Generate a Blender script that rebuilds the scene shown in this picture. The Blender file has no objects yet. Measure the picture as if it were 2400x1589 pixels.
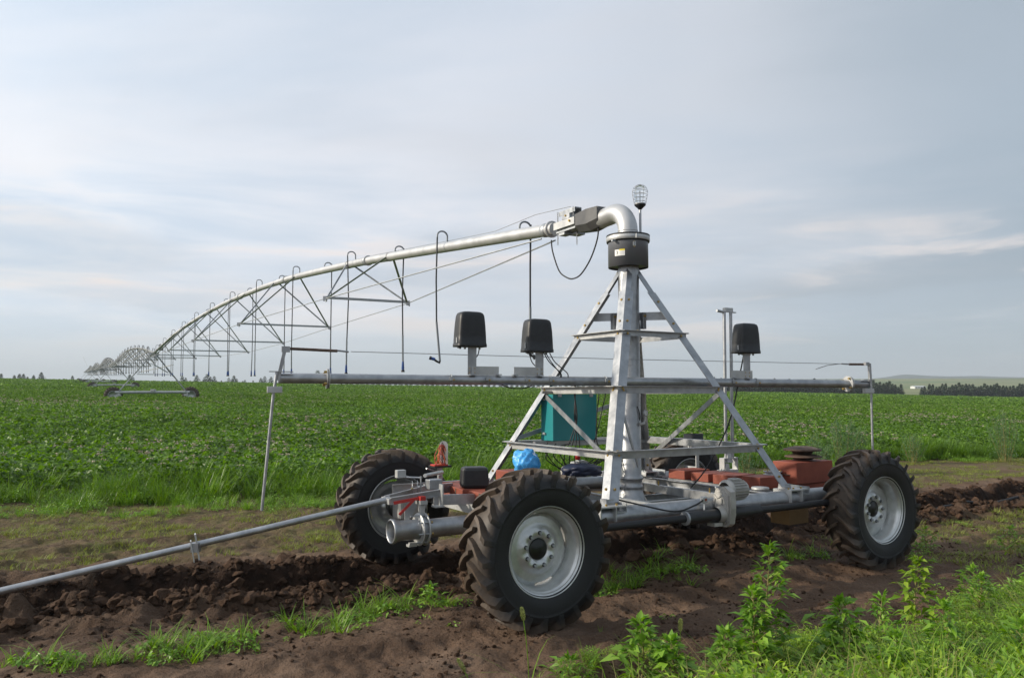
import bpy, math, random
import numpy as np
from mathutils import Vector, Matrix, Quaternion
R = math.radians
PI = math.pi
random.seed(7)
rng = np.random.default_rng(11)
scene = bpy.context.scene
COL = scene.collection

# ------------------------------------------------------------------ camera
cam_d = bpy.data.cameras.new('camera')
cam = bpy.data.objects.new('camera', cam_d)
COL.objects.link(cam)
cam.location = (0, 0, 1.82)
cam.rotation_euler = (R(90 + 3.42), 0, 0)
cam_d.sensor_width = 36
cam_d.lens = 1848.7 / 2400 * 36
cam_d.clip_end = 30000
scene.camera = cam

# ------------------------------------------------------------------ world, sun, exposure
SUN_EL, SUN_AZ = R(24), R(184)        # azimuth: angle from +X of the direction towards the sun
world = bpy.data.worlds.new('World')
scene.world = world
world.use_nodes = True


def build_sky():
    nt = world.node_tree
    N, L = nt.nodes, nt.links
    N.clear()
    out = N.new('ShaderNodeOutputWorld')
    sky = N.new('ShaderNodeTexSky')
    sky.sky_type = 'NISHITA'
    sky.sun_disc = False
    sky.sun_elevation = SUN_EL
    sky.sun_rotation = R(90) - SUN_AZ
    sky.air_density = 1.0
    sky.dust_density = 2.0
    sky.altitude = 600
    bg1 = N.new('ShaderNodeBackground')
    bg1.inputs[1].default_value = 0.11
    L.new(sky.outputs[0], bg1.inputs[0])
    tc = N.new('ShaderNodeTexCoord')
    sep = N.new('ShaderNodeSeparateXYZ')
    L.new(tc.outputs['Generated'], sep.inputs[0])

    def m(op, a, b=None, clamp=False):
        n = N.new('ShaderNodeMath'); n.operation = op; n.use_clamp = clamp
        for i, x in enumerate((a, b)):
            if x is None: continue
            if isinstance(x, (int, float)): n.inputs[i].default_value = x
            else: L.new(x, n.inputs[i])
        return n.outputs[0]

    def ramp(x, stops):
        n = N.new('ShaderNodeValToRGB')
        n.color_ramp.interpolation = 'EASE'
        e = n.color_ramp.elements
        while len(e) < len(stops): e.new(0.5)
        for q, (p, c) in zip(e, stops):
            q.position = p
            q.color = (c, c, c, 1) if isinstance(c, (int, float)) else (*c, 1)
        L.new(x, n.inputs[0])
        return n.outputs[0]

    def noise(vec, scale, detail, rough, dist=0.0):
        n = N.new('ShaderNodeTexNoise')
        n.inputs['Scale'].default_value = scale
        n.inputs['Detail'].default_value = detail
        n.inputs['Roughness'].default_value = rough
        n.inputs['Distortion'].default_value = dist
        L.new(vec, n.inputs['Vector'])
        return n.outputs[0]

    def comb(a, b, c):
        n = N.new('ShaderNodeCombineXYZ')
        for i, x in enumerate((a, b, c)):
            if isinstance(x, (int, float)): n.inputs[i].default_value = x
            else: L.new(x, n.inputs[i])
        return n.outputs[0]

    def mix(f, a, b):
        n = N.new('ShaderNodeMix'); n.data_type = 'RGBA'
        L.new(f, n.inputs[0])
        for i, x in ((6, a), (7, b)):
            if isinstance(x, tuple): n.inputs[i].default_value = (*x, 1)
            else: L.new(x, n.inputs[i])
        return n.outputs[2]
    X, Y, Z = sep.outputs
    zz = m('MAXIMUM', Z, 0.0)
    den = m('ADD', zz, 0.16)
    px = m('DIVIDE', X, den)
    py = m('DIVIDE', Y, den)
    az = m('DIVIDE', X, m('MAXIMUM', Y, 0.15))       # -0.65 left .. 0.65 right in front
    # high layer: streaky cirrus sheet, drawn out sideways
    v1 = comb(m('MULTIPLY', px, 0.45), m('ADD', m('MULTIPLY', py, 1.0), m('MULTIPLY', px, 0.22)), 3.1)
    n1 = noise(v1, 0.62, 6, 0.5, 0.7)
    # low bands close to the horizon
    v2 = comb(m('MULTIPLY', az, 2.2), m('MULTIPLY', zz, 17.0), 0.7)
    n2 = noise(v2, 1.35, 6, 0.55, 0.35)
    # heaped detail
    v3 = comb(m('MULTIPLY', az, 4.0), m('MULTIPLY', zz, 9.0), 4.2)
    n3 = noise(v3, 1.2, 5, 0.55, 0.2)
    lowf = ramp(zz, [(0.0, 1.0), (0.17, 0.7), (0.33, 0.0)])
    field = m('ADD', m('MULTIPLY', n1, m('SUBTRACT', 1.0, lowf)), m('MULTIPLY', n2, lowf))
    cover = ramp(field, [(0.36, 0.0), (0.62, 1.0)])
    # how white the sheet is: bright towards the sun side, slate blue to the right
    side = ramp(m('ADD', m('MULTIPLY', az, 0.5), m('ADD', 0.5, m('MULTIPLY', m('SUBTRACT', n1, 0.5), 0.9))),
                [(0.12, (0.77, 0.785, 0.82)), (0.42, (0.71, 0.72, 0.765)), (0.60, (0.57, 0.59, 0.635)), (0.84, (0.35, 0.405, 0.465))])
    gap = ramp(m('ADD', m('MULTIPLY', az, 0.5), 0.5),
               [(0.12, (0.56, 0.65, 0.76)), (0.5, (0.50, 0.56, 0.645)), (0.85, (0.31, 0.375, 0.44))])
    base = mix(cover, gap, side)
    n4 = noise(comb(m('MULTIPLY', px, 0.55), m('MULTIPLY', py, 0.8), 8.3), 0.8, 5, 0.5, 1.0)
    soft = ramp(n4, [(0.36, 0.88), (0.50, 1.0), (0.64, 1.04)])
    mm = N.new('ShaderNodeMix'); mm.data_type = 'RGBA'; mm.blend_type = 'MULTIPLY'; mm.inputs[0].default_value = 1.0
    L.new(base, mm.inputs[6]); L.new(soft, mm.inputs[7]); base = mm.outputs[2]
    # cream lit tops in the low band
    cream = m('MULTIPLY', ramp(n2, [(0.52, 0.0), (0.66, 1.0)]), ramp(zz, [(0.015, 0.0), (0.06, 0.75), (0.15, 0.6), (0.26, 0.0)]))
    base = mix(m('MULTIPLY', cream, ramp(n3, [(0.35, 0.35), (0.6, 1.0)])), base, (0.80, 0.70, 0.65))
    # haze belt at the horizon
    belt = ramp(zz, [(0.0, 0.9), (0.035, 0.65), (0.10, 0.0)])
    base = mix(belt, base, mix(ramp(m('ADD', m('MULTIPLY', az, 0.5), 0.5), [(0.2, 0.0), (0.85, 1.0)]),
                               (0.47, 0.53, 0.58), (0.33, 0.40, 0.45)))
    bg2 = N.new('ShaderNodeBackground')
    bg2.inputs[1].default_value = 1.05
    L.new(base, bg2.inputs[0])
    ms = N.new('ShaderNodeMixShader')
    ms.inputs[0].default_value = 0.92
    L.new(bg1.outputs[0], ms.inputs[1]); L.new(bg2.outputs[0], ms.inputs[2])
    L.new(ms.outputs[0], out.inputs[0])


build_sky()
sun_d = bpy.data.lights.new('sun', 'SUN')
sun_d.energy = 3.9
sun_d.angle = R(2.5)
sun_d.color = (1.0, 0.90, 0.74)
sun = bpy.data.objects.new('sun', sun_d)
COL.objects.link(sun)
sd = Vector((math.cos(SUN_AZ) * math.cos(SUN_EL), math.sin(SUN_AZ) * math.cos(SUN_EL), math.sin(SUN_EL)))
sun.rotation_euler = sd.to_track_quat('Z', 'Y').to_euler()
scene.view_settings.view_transform = 'Standard'
scene.view_settings.look = 'None'
scene.view_settings.exposure = 0.30
scene.view_settings.gamma = 1.0
scene.cycles.max_bounces = 6
scene.cycles.transparent_max_bounces = 12

# ------------------------------------------------------------------ materials
MAT = {}


def mat(name, col, rough=0.6, metal=0.0, col2=None, nscale=8.0, amount=0.5, bump=0.0, bscale=40.0, detail=4.0,
        spec=0.5, trans=0.0, island=None, island_val=0.0, extra=None, coords='Object'):
    if name in MAT: return MAT[name]
    M = bpy.data.materials.new(name); M.use_nodes = True
    nt = M.node_tree; N, L = nt.nodes, nt.links
    b = N['Principled BSDF']
    b.inputs['Roughness'].default_value = rough
    b.inputs['Metallic'].default_value = metal
    b.inputs['Specular IOR Level'].default_value = spec
    tc = N.new('ShaderNodeTexCoord')
    src = None
    if col2 is not None:
        n = N.new('ShaderNodeTexNoise'); n.inputs['Scale'].default_value = nscale; n.inputs['Detail'].default_value = detail
        n.inputs['Roughness'].default_value = 0.6
        L.new(tc.outputs[coords], n.inputs['Vector'])
        r = N.new('ShaderNodeValToRGB')
        r.color_ramp.elements[0].position = 0.5 - amount / 2; r.color_ramp.elements[1].position = 0.5 + amount / 2
        r.color_ramp.elements[0].color = (*col, 1); r.color_ramp.elements[1].color = (*col2, 1)
        L.new(n.outputs[0], r.inputs[0]); src = r.outputs[0]
        if metal > 0.3:
            rr = N.new('ShaderNodeMapRange'); rr.inputs[3].default_value = rough - 0.12; rr.inputs[4].default_value = rough + 0.16
            L.new(n.outputs[0], rr.inputs[0]); L.new(rr.outputs[0], b.inputs['Roughness'])
    if island is not None:
        g = N.new('ShaderNodeNewGeometry')
        mx = N.new('ShaderNodeMix'); mx.data_type = 'RGBA'
        L.new(g.outputs['Random Per Island'], mx.inputs[0])
        if src is None: mx.inputs[6].default_value = (*col, 1)
        else: L.new(src, mx.inputs[6])
        mx.inputs[7].default_value = (*island, 1)
        src = mx.outputs[2]
        if island_val:
            oi = N.new('ShaderNodeObjectInfo')
            hs = N.new('ShaderNodeHueSaturation')
            mr = N.new('ShaderNodeMapRange'); mr.inputs[3].default_value = 1 - island_val; mr.inputs[4].default_value = 1 + island_val
            L.new(oi.outputs['Random'], mr.inputs[0]); L.new(mr.outputs[0], hs.inputs['Value'])
            L.new(src, hs.inputs['Color']); src = hs.outputs[0]
    if src is None: b.inputs['Base Color'].default_value = (*col, 1)
    else: L.new(src, b.inputs['Base Color'])
    if bump:
        n2 = N.new('ShaderNodeTexNoise'); n2.inputs['Scale'].default_value = bscale; n2.inputs['Detail'].default_value = 5
        L.new(tc.outputs[coords], n2.inputs['Vector'])
        bp = N.new('ShaderNodeBump'); bp.inputs['Strength'].default_value = bump; bp.inputs['Distance'].default_value = 0.02
        L.new(n2.outputs[0], bp.inputs['Height']); L.new(bp.outputs[0], b.inputs['Normal'])
    if trans > 0:
        out = N['Material Output']
        t = N.new('ShaderNodeBsdfTranslucent')
        hs = N.new('ShaderNodeHueSaturation'); hs.inputs['Value'].default_value = 1.5; hs.inputs['Saturation'].default_value = 1.15
        if src is None: hs.inputs['Color'].default_value = (*col, 1)
        else: L.new(src, hs.inputs['Color'])
        L.new(hs.outputs[0], t.inputs[0])
        ms = N.new('ShaderNodeMixShader'); ms.inputs[0].default_value = trans
        L.new(b.outputs[0], ms.inputs[1]); L.new(t.outputs[0], ms.inputs[2]); L.new(ms.outputs[0], out.inputs[0])
    MAT[name] = M
    return M


galv = mat('galvanised_steel', (0.25, 0.262, 0.28), 0.40, 0.8, (0.50, 0.51, 0.525), 9, 0.55, bump=0.05, bscale=60)
galv_w = mat('galvanised_white', (0.36, 0.37, 0.375), 0.45, 0.5, (0.56, 0.565, 0.56), 6, 0.5, bump=0.04, bscale=50)
galv_d = mat('galvanised_dull', (0.30, 0.32, 0.34), 0.5, 0.6, (0.48, 0.50, 0.52), 14, 0.5, bump=0.06, bscale=70)
galv_pipe = mat('galvanised_pipe', (0.46, 0.465, 0.47), 0.42, 0.55, (0.64, 0.64, 0.64), 4, 0.6, bump=0.05, bscale=30)
rimm = mat('galvanised_rim', (0.46, 0.475, 0.475), 0.36, 0.7, (0.70, 0.71, 0.70), 9, 0.5, bump=0.08, bscale=45)
castm = mat('cast_aluminium', (0.33, 0.325, 0.31), 0.5, 0.45, (0.48, 0.465, 0.44), 12, 0.5, bump=0.08, bscale=60)
bolt = mat('bolt_brass', (0.42, 0.29, 0.10), 0.4, 0.8)
black = mat('black_plastic', (0.008, 0.0085, 0.0095), 0.48, 0, (0.022, 0.023, 0.026), 20, 0.6, bump=0.03, bscale=90)
blackr = mat('black_rubber', (0.012, 0.012, 0.014), 0.6)
dark = mat('dark_hub', (0.008, 0.009, 0.008), 0.35)
drumg = mat('grey_drum_paint', (0.115, 0.12, 0.135), 0.36, 0.1, (0.14, 0.145, 0.16), 6, 0.6)
coverg = mat('grey_coupling_cover', (0.065, 0.066, 0.07), 0.5, 0.1, (0.12, 0.12, 0.12), 9, 0.6)
teal = mat('teal_paint', (0.015, 0.20, 0.215), 0.35, 0, (0.018, 0.235, 0.25), 5, 0.6)
redp = mat('red_lead_paint', (0.15, 0.030, 0.017), 0.65, 0, (0.33, 0.082, 0.045), 5, 0.9, bump=0.08, bscale=50)
rust = mat('rusty_iron', (0.055, 0.032, 0.022), 0.75, 0.2, (0.16, 0.11, 0.085), 22, 0.6, bump=0.3, bscale=60)
redh = mat('red_handle', (0.40, 0.03, 0.025), 0.45)
redw = mat('red_wire', (0.5, 0.05, 0.03), 0.5)
orw = mat('orange_wire', (0.55, 0.16, 0.04), 0.5)
blueh = mat('blue_nozzle', (0.01, 0.06, 0.25), 0.4)
ochre = mat('ochre_board', (0.16, 0.09, 0.03), 0.8, 0, (0.22, 0.13, 0.05), 8, 0.6)
white = mat('white_paint', (0.75, 0.75, 0.73), 0.5)
yellow = mat('yellow_label', (0.75, 0.6, 0.03), 0.5)
wire_m = mat('steel_wire', (0.30, 0.31, 0.32), 0.5, 0.6)
navy = mat('navy_sheet', (0.008, 0.012, 0.035), 0.5, 0, (0.02, 0.03, 0.07), 14, 0.6)
hosem = mat('drop_hose_rubber', (0.02, 0.022, 0.03), 0.5)
hoseg = mat('drop_pipe_grey', (0.20, 0.22, 0.24), 0.45, 0.3)


def tyre_material():
    M = bpy.data.materials.new('tyre_rubber'); M.use_nodes = True
    N, L = M.node_tree.nodes, M.node_tree.links
    b = N['Principled BSDF']
    tc = N.new('ShaderNodeTexCoord')
    sp = N.new('ShaderNodeSeparateXYZ'); L.new(tc.outputs['Object'], sp.inputs[0])
    cb = N.new('ShaderNodeCombineXYZ'); L.new(sp.outputs[0], cb.inputs[0]); L.new(sp.outputs[2], cb.inputs[2])
    ln = N.new('ShaderNodeVectorMath'); ln.operation = 'LENGTH'; L.new(cb.outputs[0], ln.inputs[0])
    r1 = N.new('ShaderNodeMapRange'); r1.inputs[1].default_value = 0.47; r1.inputs[2].default_value = 0.585
    L.new(ln.outputs['Value'], r1.inputs[0])
    n = N.new('ShaderNodeTexNoise'); n.inputs['Scale'].default_value = 9; n.inputs['Detail'].default_value = 7; n.inputs['Roughness'].default_value = 0.65
    L.new(tc.outputs['Object'], n.inputs['Vector'])
    a = N.new('ShaderNodeMath'); a.operation = 'MULTIPLY_ADD'; a.inputs[1].default_value = 1.5; a.inputs[2].default_value = -0.92
    L.new(n.outputs[0], a.inputs[0])
    ad = N.new('ShaderNodeMath'); ad.operation = 'MULTIPLY_ADD'; ad.inputs[1].default_value = 0.85; ad.use_clamp = True
    L.new(r1.outputs[0], ad.inputs[0]); L.new(a.outputs[0], ad.inputs[2])
    mx = N.new('ShaderNodeMix'); mx.data_type = 'RGBA'
    mx.inputs[6].default_value = (0.016, 0.0165, 0.018, 1); mx.inputs[7].default_value = (0.10, 0.070, 0.048, 1)
    L.new(ad.outputs[0], mx.inputs[0]); L.new(mx.outputs[2], b.inputs['Base Color'])
    n2 = N.new('ShaderNodeTexNoise'); n2.inputs['Scale'].default_value = 3; n2.inputs['Detail'].default_value = 5
    L.new(tc.outputs['Object'], n2.inputs['Vector'])
    r2 = N.new('ShaderNodeMapRange'); r2.inputs[3].default_value = 0.42; r2.inputs[4].default_value = 0.75
    L.new(n2.outputs[0], r2.inputs[0]); L.new(r2.outputs[0], b.inputs['Roughness'])
    b.inputs['Specular IOR Level'].default_value = 0.4
    bp = N.new('ShaderNodeBump'); bp.inputs['Strength'].default_value = 0.15; bp.inputs['Distance'].default_value = 0.01
    n3 = N.new('ShaderNodeTexNoise'); n3.inputs['Scale'].default_value = 60; n3.inputs['Detail'].default_value = 5
    L.new(tc.outputs['Object'], n3.inputs['Vector']); L.new(n3.outputs[0], bp.inputs['Height']); L.new(bp.outputs[0], b.inputs['Normal'])
    return M


tyrem = tyre_material()

# ------------------------------------------------------------------ mesh helper


class MB:
    def __init__(s): s.v, s.f, s.m, s.mats = [], [], [], []; s.sm = []; s.cur = 0

    def use(s, m):
        if m not in s.mats: s.mats.append(m)
        s.cur = s.mats.index(m); return s

    def add(s, vs, fs, smooth=False):
        o = len(s.v); s.v += [tuple(x) for x in vs]
        for q in fs: s.f.append([i + o for i in q]); s.m.append(s.cur); s.sm.append(smooth)
        return s

    def box(s, c, d, M=None, taper=1.0, bev=0.0):
        x, y, z = d[0] / 2, d[1] / 2, d[2] / 2
        M = M or Matrix.Identity(3); c = Vector(c)
        if bev <= 0:
            P = [(-x, -y, -z), (x, -y, -z), (x, y, -z), (-x, y, -z), (-x * taper, -y * taper, z), (x * taper, -y * taper, z), (x * taper, y * taper, z), (-x * taper, y * taper, z)]
            F = [(0, 3, 2, 1), (4, 5, 6, 7), (0, 1, 5, 4), (1, 2, 6, 5), (2, 3, 7, 6), (3, 0, 4, 7)]
            return s.add([c + M @ Vector(p) for p in P], F)
        # bevelled box: rounded prism stack
        b = bev
        rings = []
        for (zz, ins) in ((-z, b), (-z + b * .3, b * .3), (-z + b, 0), (z - b, 0), (z - b * .3, b * .3), (z, b)):
            k = 1 + (taper - 1) * (zz + z) / (2 * z)
            X, Y = (x - ins) * k, (y - ins) * k
            rr = b
            ring = []
            for (sx, sy, a0) in ((1, 1, 0), (-1, 1, 90), (-1, -1, 180), (1, -1, 270)):
                for a in (0, 30, 60, 90):
                    t = R(a0 + a)
                    ring.append((sx * (X - rr) + rr * math.cos(t), sy * (Y - rr) + rr * math.sin(t), zz))
            rings.append(ring)
        n = 16
        V = [c + M @ Vector(p) for r in rings for p in r]
        F = []
        for i in range(len(rings) - 1):
            for j in range(n):
                F.append((i * n + j, i * n + (j + 1) % n, (i + 1) * n + (j + 1) % n, (i + 1) * n + j))
        F.append(tuple(reversed(range(n)))); F.append(tuple((len(rings) - 1) * n + j for j in range(n)))
        return s.add(V, F, False)

    def frame(s, p, q, up=None):
        d = (Vector(q) - Vector(p)).normalized()
        up = Vector(up) if up is not None else (Vector((0, 0, 1)) if abs(d.z) < .95 else Vector((1, 0, 0)))
        x = d.cross(up).normalized(); y = x.cross(d).normalized()
        return d, x, y

    def bar(s, p, q, w, h, up=None):
        p, q = Vector(p), Vector(q); d, x, y = s.frame(p, q, up)
        V = [e + x * a * w / 2 + y * b * h / 2 for e in (p, q) for a, b in ((-1, -1), (1, -1), (1, 1), (-1, 1))]
        return s.add(V, [(0, 1, 2, 3), (7, 6, 5, 4), (0, 4, 5, 1), (1, 5, 6, 2), (2, 6, 7, 3), (3, 7, 4, 0)])

    def poly_ext(s, p, q, prof, x, y):
        """extrude closed 2-D profile (in x, y axes) from p to q"""
        p, q, x, y = Vector(p), Vector(q), Vector(x), Vector(y)
        n = len(prof)
        V = [e + x * a + y * b for e in (p, q) for a, b in prof]
        F = [(i, (i + 1) % n, n + (i + 1) % n, n + i) for i in range(n)]
        F += [tuple(reversed(range(n))), tuple(range(n, 2 * n))]
        return s.add(V, F)

    def angle(s, p, q, a, b, w=0.06, t=0.006, w2=None):
        """L section whose ridge runs p..q, flanges along directions a and b"""
        w2 = w2 or w
        return s.poly_ext(p, q, [(0, 0), (w, 0), (w, t), (t, t), (t, w2), (0, w2)], a, b)

    def channel(s, p, q, open_dir, side, h=0.1, fl=0.05, t=0.007):
        """C section: web height h along side, flanges towards open_dir"""
        k = h / 2
        return s.poly_ext(p, q, [(0, -k), (fl, -k), (fl, -k + t), (t, -k + t), (t, k - t), (fl, k - t), (fl, k), (0, k)], open_dir, side)

    def tube(s, pts, r, n=10, caps=True):
        P = [Vector(p) for p in pts]
        rs = r if isinstance(r, (list, tuple)) else [r] * len(P)
        o = len(s.v); T = []
        for i in range(len(P)):
            a = P[max(i - 1, 0)]; b = P[min(i + 1, len(P) - 1)]
            T.append((b - a).normalized() if (b - a).length > 1e-9 else (T[-1] if T else Vector((0, 0, 1))))
        up = Vector((0, 0, 1)) if abs(T[0].z) < .9 else Vector((1, 0, 0))
        x = T[0].cross(up).normalized()
        V = []
        for i, t in enumerate(T):
            x = (x - t * x.dot(t)).normalized(); y = t.cross(x)
            for j in range(n):
                a = 2 * PI * j / n
                V.append(P[i] + (x * math.cos(a) + y * math.sin(a)) * rs[i])
        F = [(i * n + j, i * n + (j + 1) % n, (i + 1) * n + (j + 1) % n, (i + 1) * n + j) for i in range(len(P) - 1) for j in range(n)]
        s.add(V, F, True)
        if caps:
            s.add([V[j] for j in range(n)], [tuple(reversed(range(n)))]); s.add([V[-n + j] for j in range(n)], [tuple(range(n))])
        return s

    def lathe(s, prof, c, axis, n=24, smooth=True, ph=0.0, closed=False, arc=None):
        """prof = [(radius, along)], around axis through c"""
        c, ax = Vector(c), Vector(axis).normalized()
        up = Vector((0, 0, 1)) if abs(ax.z) < .9 else Vector((1, 0, 0))
        x = ax.cross(up).normalized(); y = ax.cross(x)
        V = [c + ax * h + (x * math.cos(ph + 2 * PI * j / n) + y * math.sin(ph + 2 * PI * j / n)) * r for r, h in prof for j in range(n)]
        F = [(i * n + j, i * n + (j + 1) % n, (i + 1) * n + (j + 1) % n, (i + 1) * n + j) for i in range(len(prof) - 1) for j in range(n)]
        return s.add(V, F, smooth)

    def disc(s, c, axis, r, t, n=24, bevel=0.0):
        return s.lathe([(0.0001, -t / 2), (r - bevel, -t / 2), (r, -t / 2 + bevel), (r, t / 2 - bevel), (r - bevel, t / 2), (0.0001, t / 2)], c, axis, n, False)

    def bolts(s, cs, axis, r=0.011, t=0.012):
        for c in cs: s.disc(c, axis, r, t, 6)
        return s

    def build(s, name, m=None, parent=None, loc=None, recalc=True):
        me = bpy.data.meshes.new(name)
        o0 = Vector(loc) if loc is not None else Vector((0, 0, 0))
        me.from_pydata([(x[0] - o0[0], x[1] - o0[1], x[2] - o0[2]) for x in s.v], [], s.f)
        if s.mats:
            for q in s.mats: me.materials.append(q)
            me.polygons.foreach_set('material_index', s.m)
        else: me.materials.append(m)
        me.polygons.foreach_set('use_smooth', s.sm)
        if recalc:
            import bmesh
            bm = bmesh.new(); bm.from_mesh(me); bmesh.ops.recalc_face_normals(bm, faces=bm.faces); bm.to_mesh(me); bm.free()
        me.update()
        ob = bpy.data.objects.new(name, me); COL.objects.link(ob)
        if parent is not None: ob.parent = parent
        if loc is not None: ob.location = o0
        return ob


def tag(o, label=None, cat=None, group=None, kind=None):
    if label: o['label'] = label
    if cat: o['category'] = cat
    if group: o['group'] = group
    if kind: o['kind'] = kind
    return o


def empty(name, loc=(0, 0, 0), mtx=None):
    o = bpy.data.objects.new(name, None); COL.objects.link(o)
    o.empty_display_size = 0.2
    if mtx is not None: o.matrix_world = mtx
    else: o.location = loc
    return o


def copy_tree(o, parent=None):
    c = o.copy(); COL.objects.link(c); c.parent = parent
    for ch in [k for k in bpy.data.objects if k.parent == o]: copy_tree(ch, c)
    return c


def lerp(a, b, t): return Vector(a) * (1 - t) + Vector(b) * t


def sag(a, b, d, n=14):
    return [lerp(a, b, i / n) - Vector((0, 0, d * 4 * (i / n) * (1 - i / n))) for i in range(n + 1)]


def spline(pts, n=6):
    P = [Vector(p) for p in pts]; out = []
    for i in range(len(P) - 1):
        p0, p1, p2, p3 = P[max(i - 1, 0)], P[i], P[i + 1], P[min(i + 2, len(P) - 1)]
        for k in range(n):
            t = k / n
            out.append(0.5 * ((2 * p1) + (p2 - p0) * t + (2 * p0 - 5 * p1 + 4 * p2 - p3) * t * t + (3 * p1 - p0 - 3 * p2 + p3) * t ** 3))
    out.append(P[-1]); return out


# ------------------------------------------------------------------ cart frame of reference
CU = Vector((0.8569125, 0.51543657, -0.00510938))
CV = Vector((-0.51546025, 0.85684263, -0.01102001))
CW = Vector((-0.00130219, 0.01207687, 0.99992622))
CC = Vector((1.2301, 8.2187, -0.0076))
CM = Matrix(((CU.x, CV.x, CW.x, CC.x), (CU.y, CV.y, CW.y, CC.y), (CU.z, CV.z, CW.z, CC.z), (0, 0, 0, 1)))


def W(u, v, w): return CM @ Vector((u, v, w))


# ------------------------------------------------------------------ terrain
def vnoise(x, y, seed=0):
    xi, yi = np.floor(x).astype(np.int64), np.floor(y).astype(np.int64)
    xf, yf = x - xi, y - yi
    def hsh(a, b):
        h = (a * 374761393 + b * 668265263 + seed * 1274126177) & 0xffffffff
        h = ((h ^ (h >> 13)) * 1274126177) & 0xffffffff
        return ((h ^ (h >> 16)) & 0xffff) / 65535.0
    u, v = xf * xf * (3 - 2 * xf), yf * yf * (3 - 2 * yf)
    return (hsh(xi, yi) * (1 - u) + hsh(xi + 1, yi) * u) * (1 - v) + (hsh(xi, yi + 1) * (1 - u) + hsh(xi + 1, yi + 1) * u) * v


def fbm(x, y, o=4, seed=0, g=0.5):
    s = 0; a = 1; t = 0
    for i in range(o):
        s = s + a * vnoise(x * 2 ** i + 17 * i, y * 2 ** i - 9 * i, seed + i); t += a; a *= g
    return s / t


def sstep(x, a, b):
    t = np.clip((x - a) / (b - a), 0, 1); return t * t * (3 - 2 * t)


def uv_of(x, y):
    dx, dy = x - CC.x, y - CC.y
    return dx * .8569 + dy * .5155, -dx * .5155 + dy * .8569


VT_U = [-14, -9, -5.5, -3.8, -2, 0, 1.5, 4, 7, 11, 16]
VT_V = [2.6, 2.05, 1.5, 1.15, 0.72, 0.62, 0.72, 0.8, 0.75, 0.95, 1.3]
EDGE_X = [-60, -12, -9, -4.7, 0, 2, 13, 30, 60, 200]
EDGE_Y = [10, 13.0, 13.3, 14.0, 16.6, 17.8, 22.6, 29, 39, 80]


def edge_y(x): return np.interp(x, EDGE_X, EDGE_Y)


def terrain(x, y, fine=True):
    x = np.asarray(x, float); y = np.asarray(y, float)
    near = CC.z + .0013 * (x - CC.x) - .01208 * (y - CC.y)
    far = -.01857 * x + .00266 * y
    r = np.hypot(x, y)
    z = near + (far - near) * sstep(r, 13, 34)
    z = z + (fbm(x / 9, y / 9, 3, 5) - .5) * .25 * sstep(r, 20, 60)
    # beyond the field
    az = np.arctan2(x, np.maximum(y, 1e-3))
    back = (y > 0)
    right = sstep(az, .02, .35)
    zf = -3 + right * (17 * sstep(r, 420, 1500) + 0 * r)
    hills = 22 * sstep(r, 2300, 3300) * (.35 + 1.0 * fbm(az * 16 + 3, r / 5000, 4, 9)) * sstep(az, .0, .22)
    peak = 13 * np.exp(-np.abs((az - .459) / .020) ** 1.5) * sstep(r, 2300, 3200)
    zf = zf + (hills + peak) * back
    z = z * (1 - sstep(r, 275, 400)) + zf * sstep(r, 275, 400)
    if fine:
        u, v = uv_of(x, y)
        inn = sstep(-r, -24, -16)
        wob = (fbm(u * .9, v * 0, 3, 3) - .5) * .25
        vt = np.interp(u, VT_U, VT_V) + wob
        d = v - vt
        tr = np.exp(-np.abs(d / .38) ** 5)
        clod = fbm(x * 5.5, y * 5.5, 4, 21, .62)
        clod2 = np.abs(fbm(x * 3.1, y * 3.1, 3, 31) - .5) * 2
        rid = np.exp(-((d + .62) / .24) ** 2) * (.85 + .3 * fbm(u * .7, v * 0, 2, 8)) + .75 * np.exp(-((d - .58) / .22) ** 2)
        left = sstep(-u, 1.6, 3.2)
        f2 = np.exp(-((d - 1.12) / .18) ** 4) * left
        bank = np.exp(-((d - .8) / .3) ** 2) * left
        under = sstep(-np.abs(u) , -2.6, -1.6) * 0
        disturbed = np.clip(np.exp(-((d + .1) / 1.05) ** 4), 0, 1)
        h = -.58 * tr + rid * (.02 + .18 * clod) - f2 * .10 - bank * .03
        h = h + disturbed * ((clod - .5) * (.20 - .12 * tr) + (clod2 - .4) * .07)
        h = h + (fbm(x * 1.4, y * 1.4, 3, 41) - .5) * .07 + (fbm(x * 4.5, y * 4.5, 5, 51, .66) - .5) * .115 + (np.abs(fbm(x * 2.6, y * 2.6, 3, 55) - .5) * 2 - .3) * .03
        # old wheel ruts in the foreground, with low rims
        for rv, dep in ((-1.36, .035), (-2.6, .045), (3.7, .04), (-3.9, .04)):
            q = v - rv - (fbm(u * .5, 0 * v, 2, int(rv * 7) + 60) - .5) * .2
            h = h - .016 * np.sin(2 * PI * (u / .17 + np.abs(q) * 2.2)) * np.exp(-(q / .17) ** 6) * fbm(u * .6, v * 2, 2, 66) - dep * np.exp(-(q / .2) ** 4) + dep * .7 * np.exp(-((np.abs(q) - .3) / .09) ** 2)
        # flatten to the tyre contacts
        for (wu, wv) in ((-2.03, -1.35), (2.03, -1.35), (-2.03, 1.4), (2.03, 1.4)):
            k = np.exp(-(((u - wu) / .38) ** 4 + ((v - wv) / .26) ** 4))
            h = h * (1 - k) + .012 * k
        z = z + h * inn
    return z


def axis_pts(lo, hi, step, far, g=1.12):
    a = list(np.arange(lo, hi + 1e-6, step)); s = step; x = a[-1]
    while x < far: s = min(s * g, 60 if x < 4500 else 400); x += s; a.append(x)
    s = step; x = a[0]; b = []
    while x > -far: s = min(s * g, 60 if x > -4500 else 400); x -= s; b.append(x)
    return np.array(b[::-1] + a)


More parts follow.
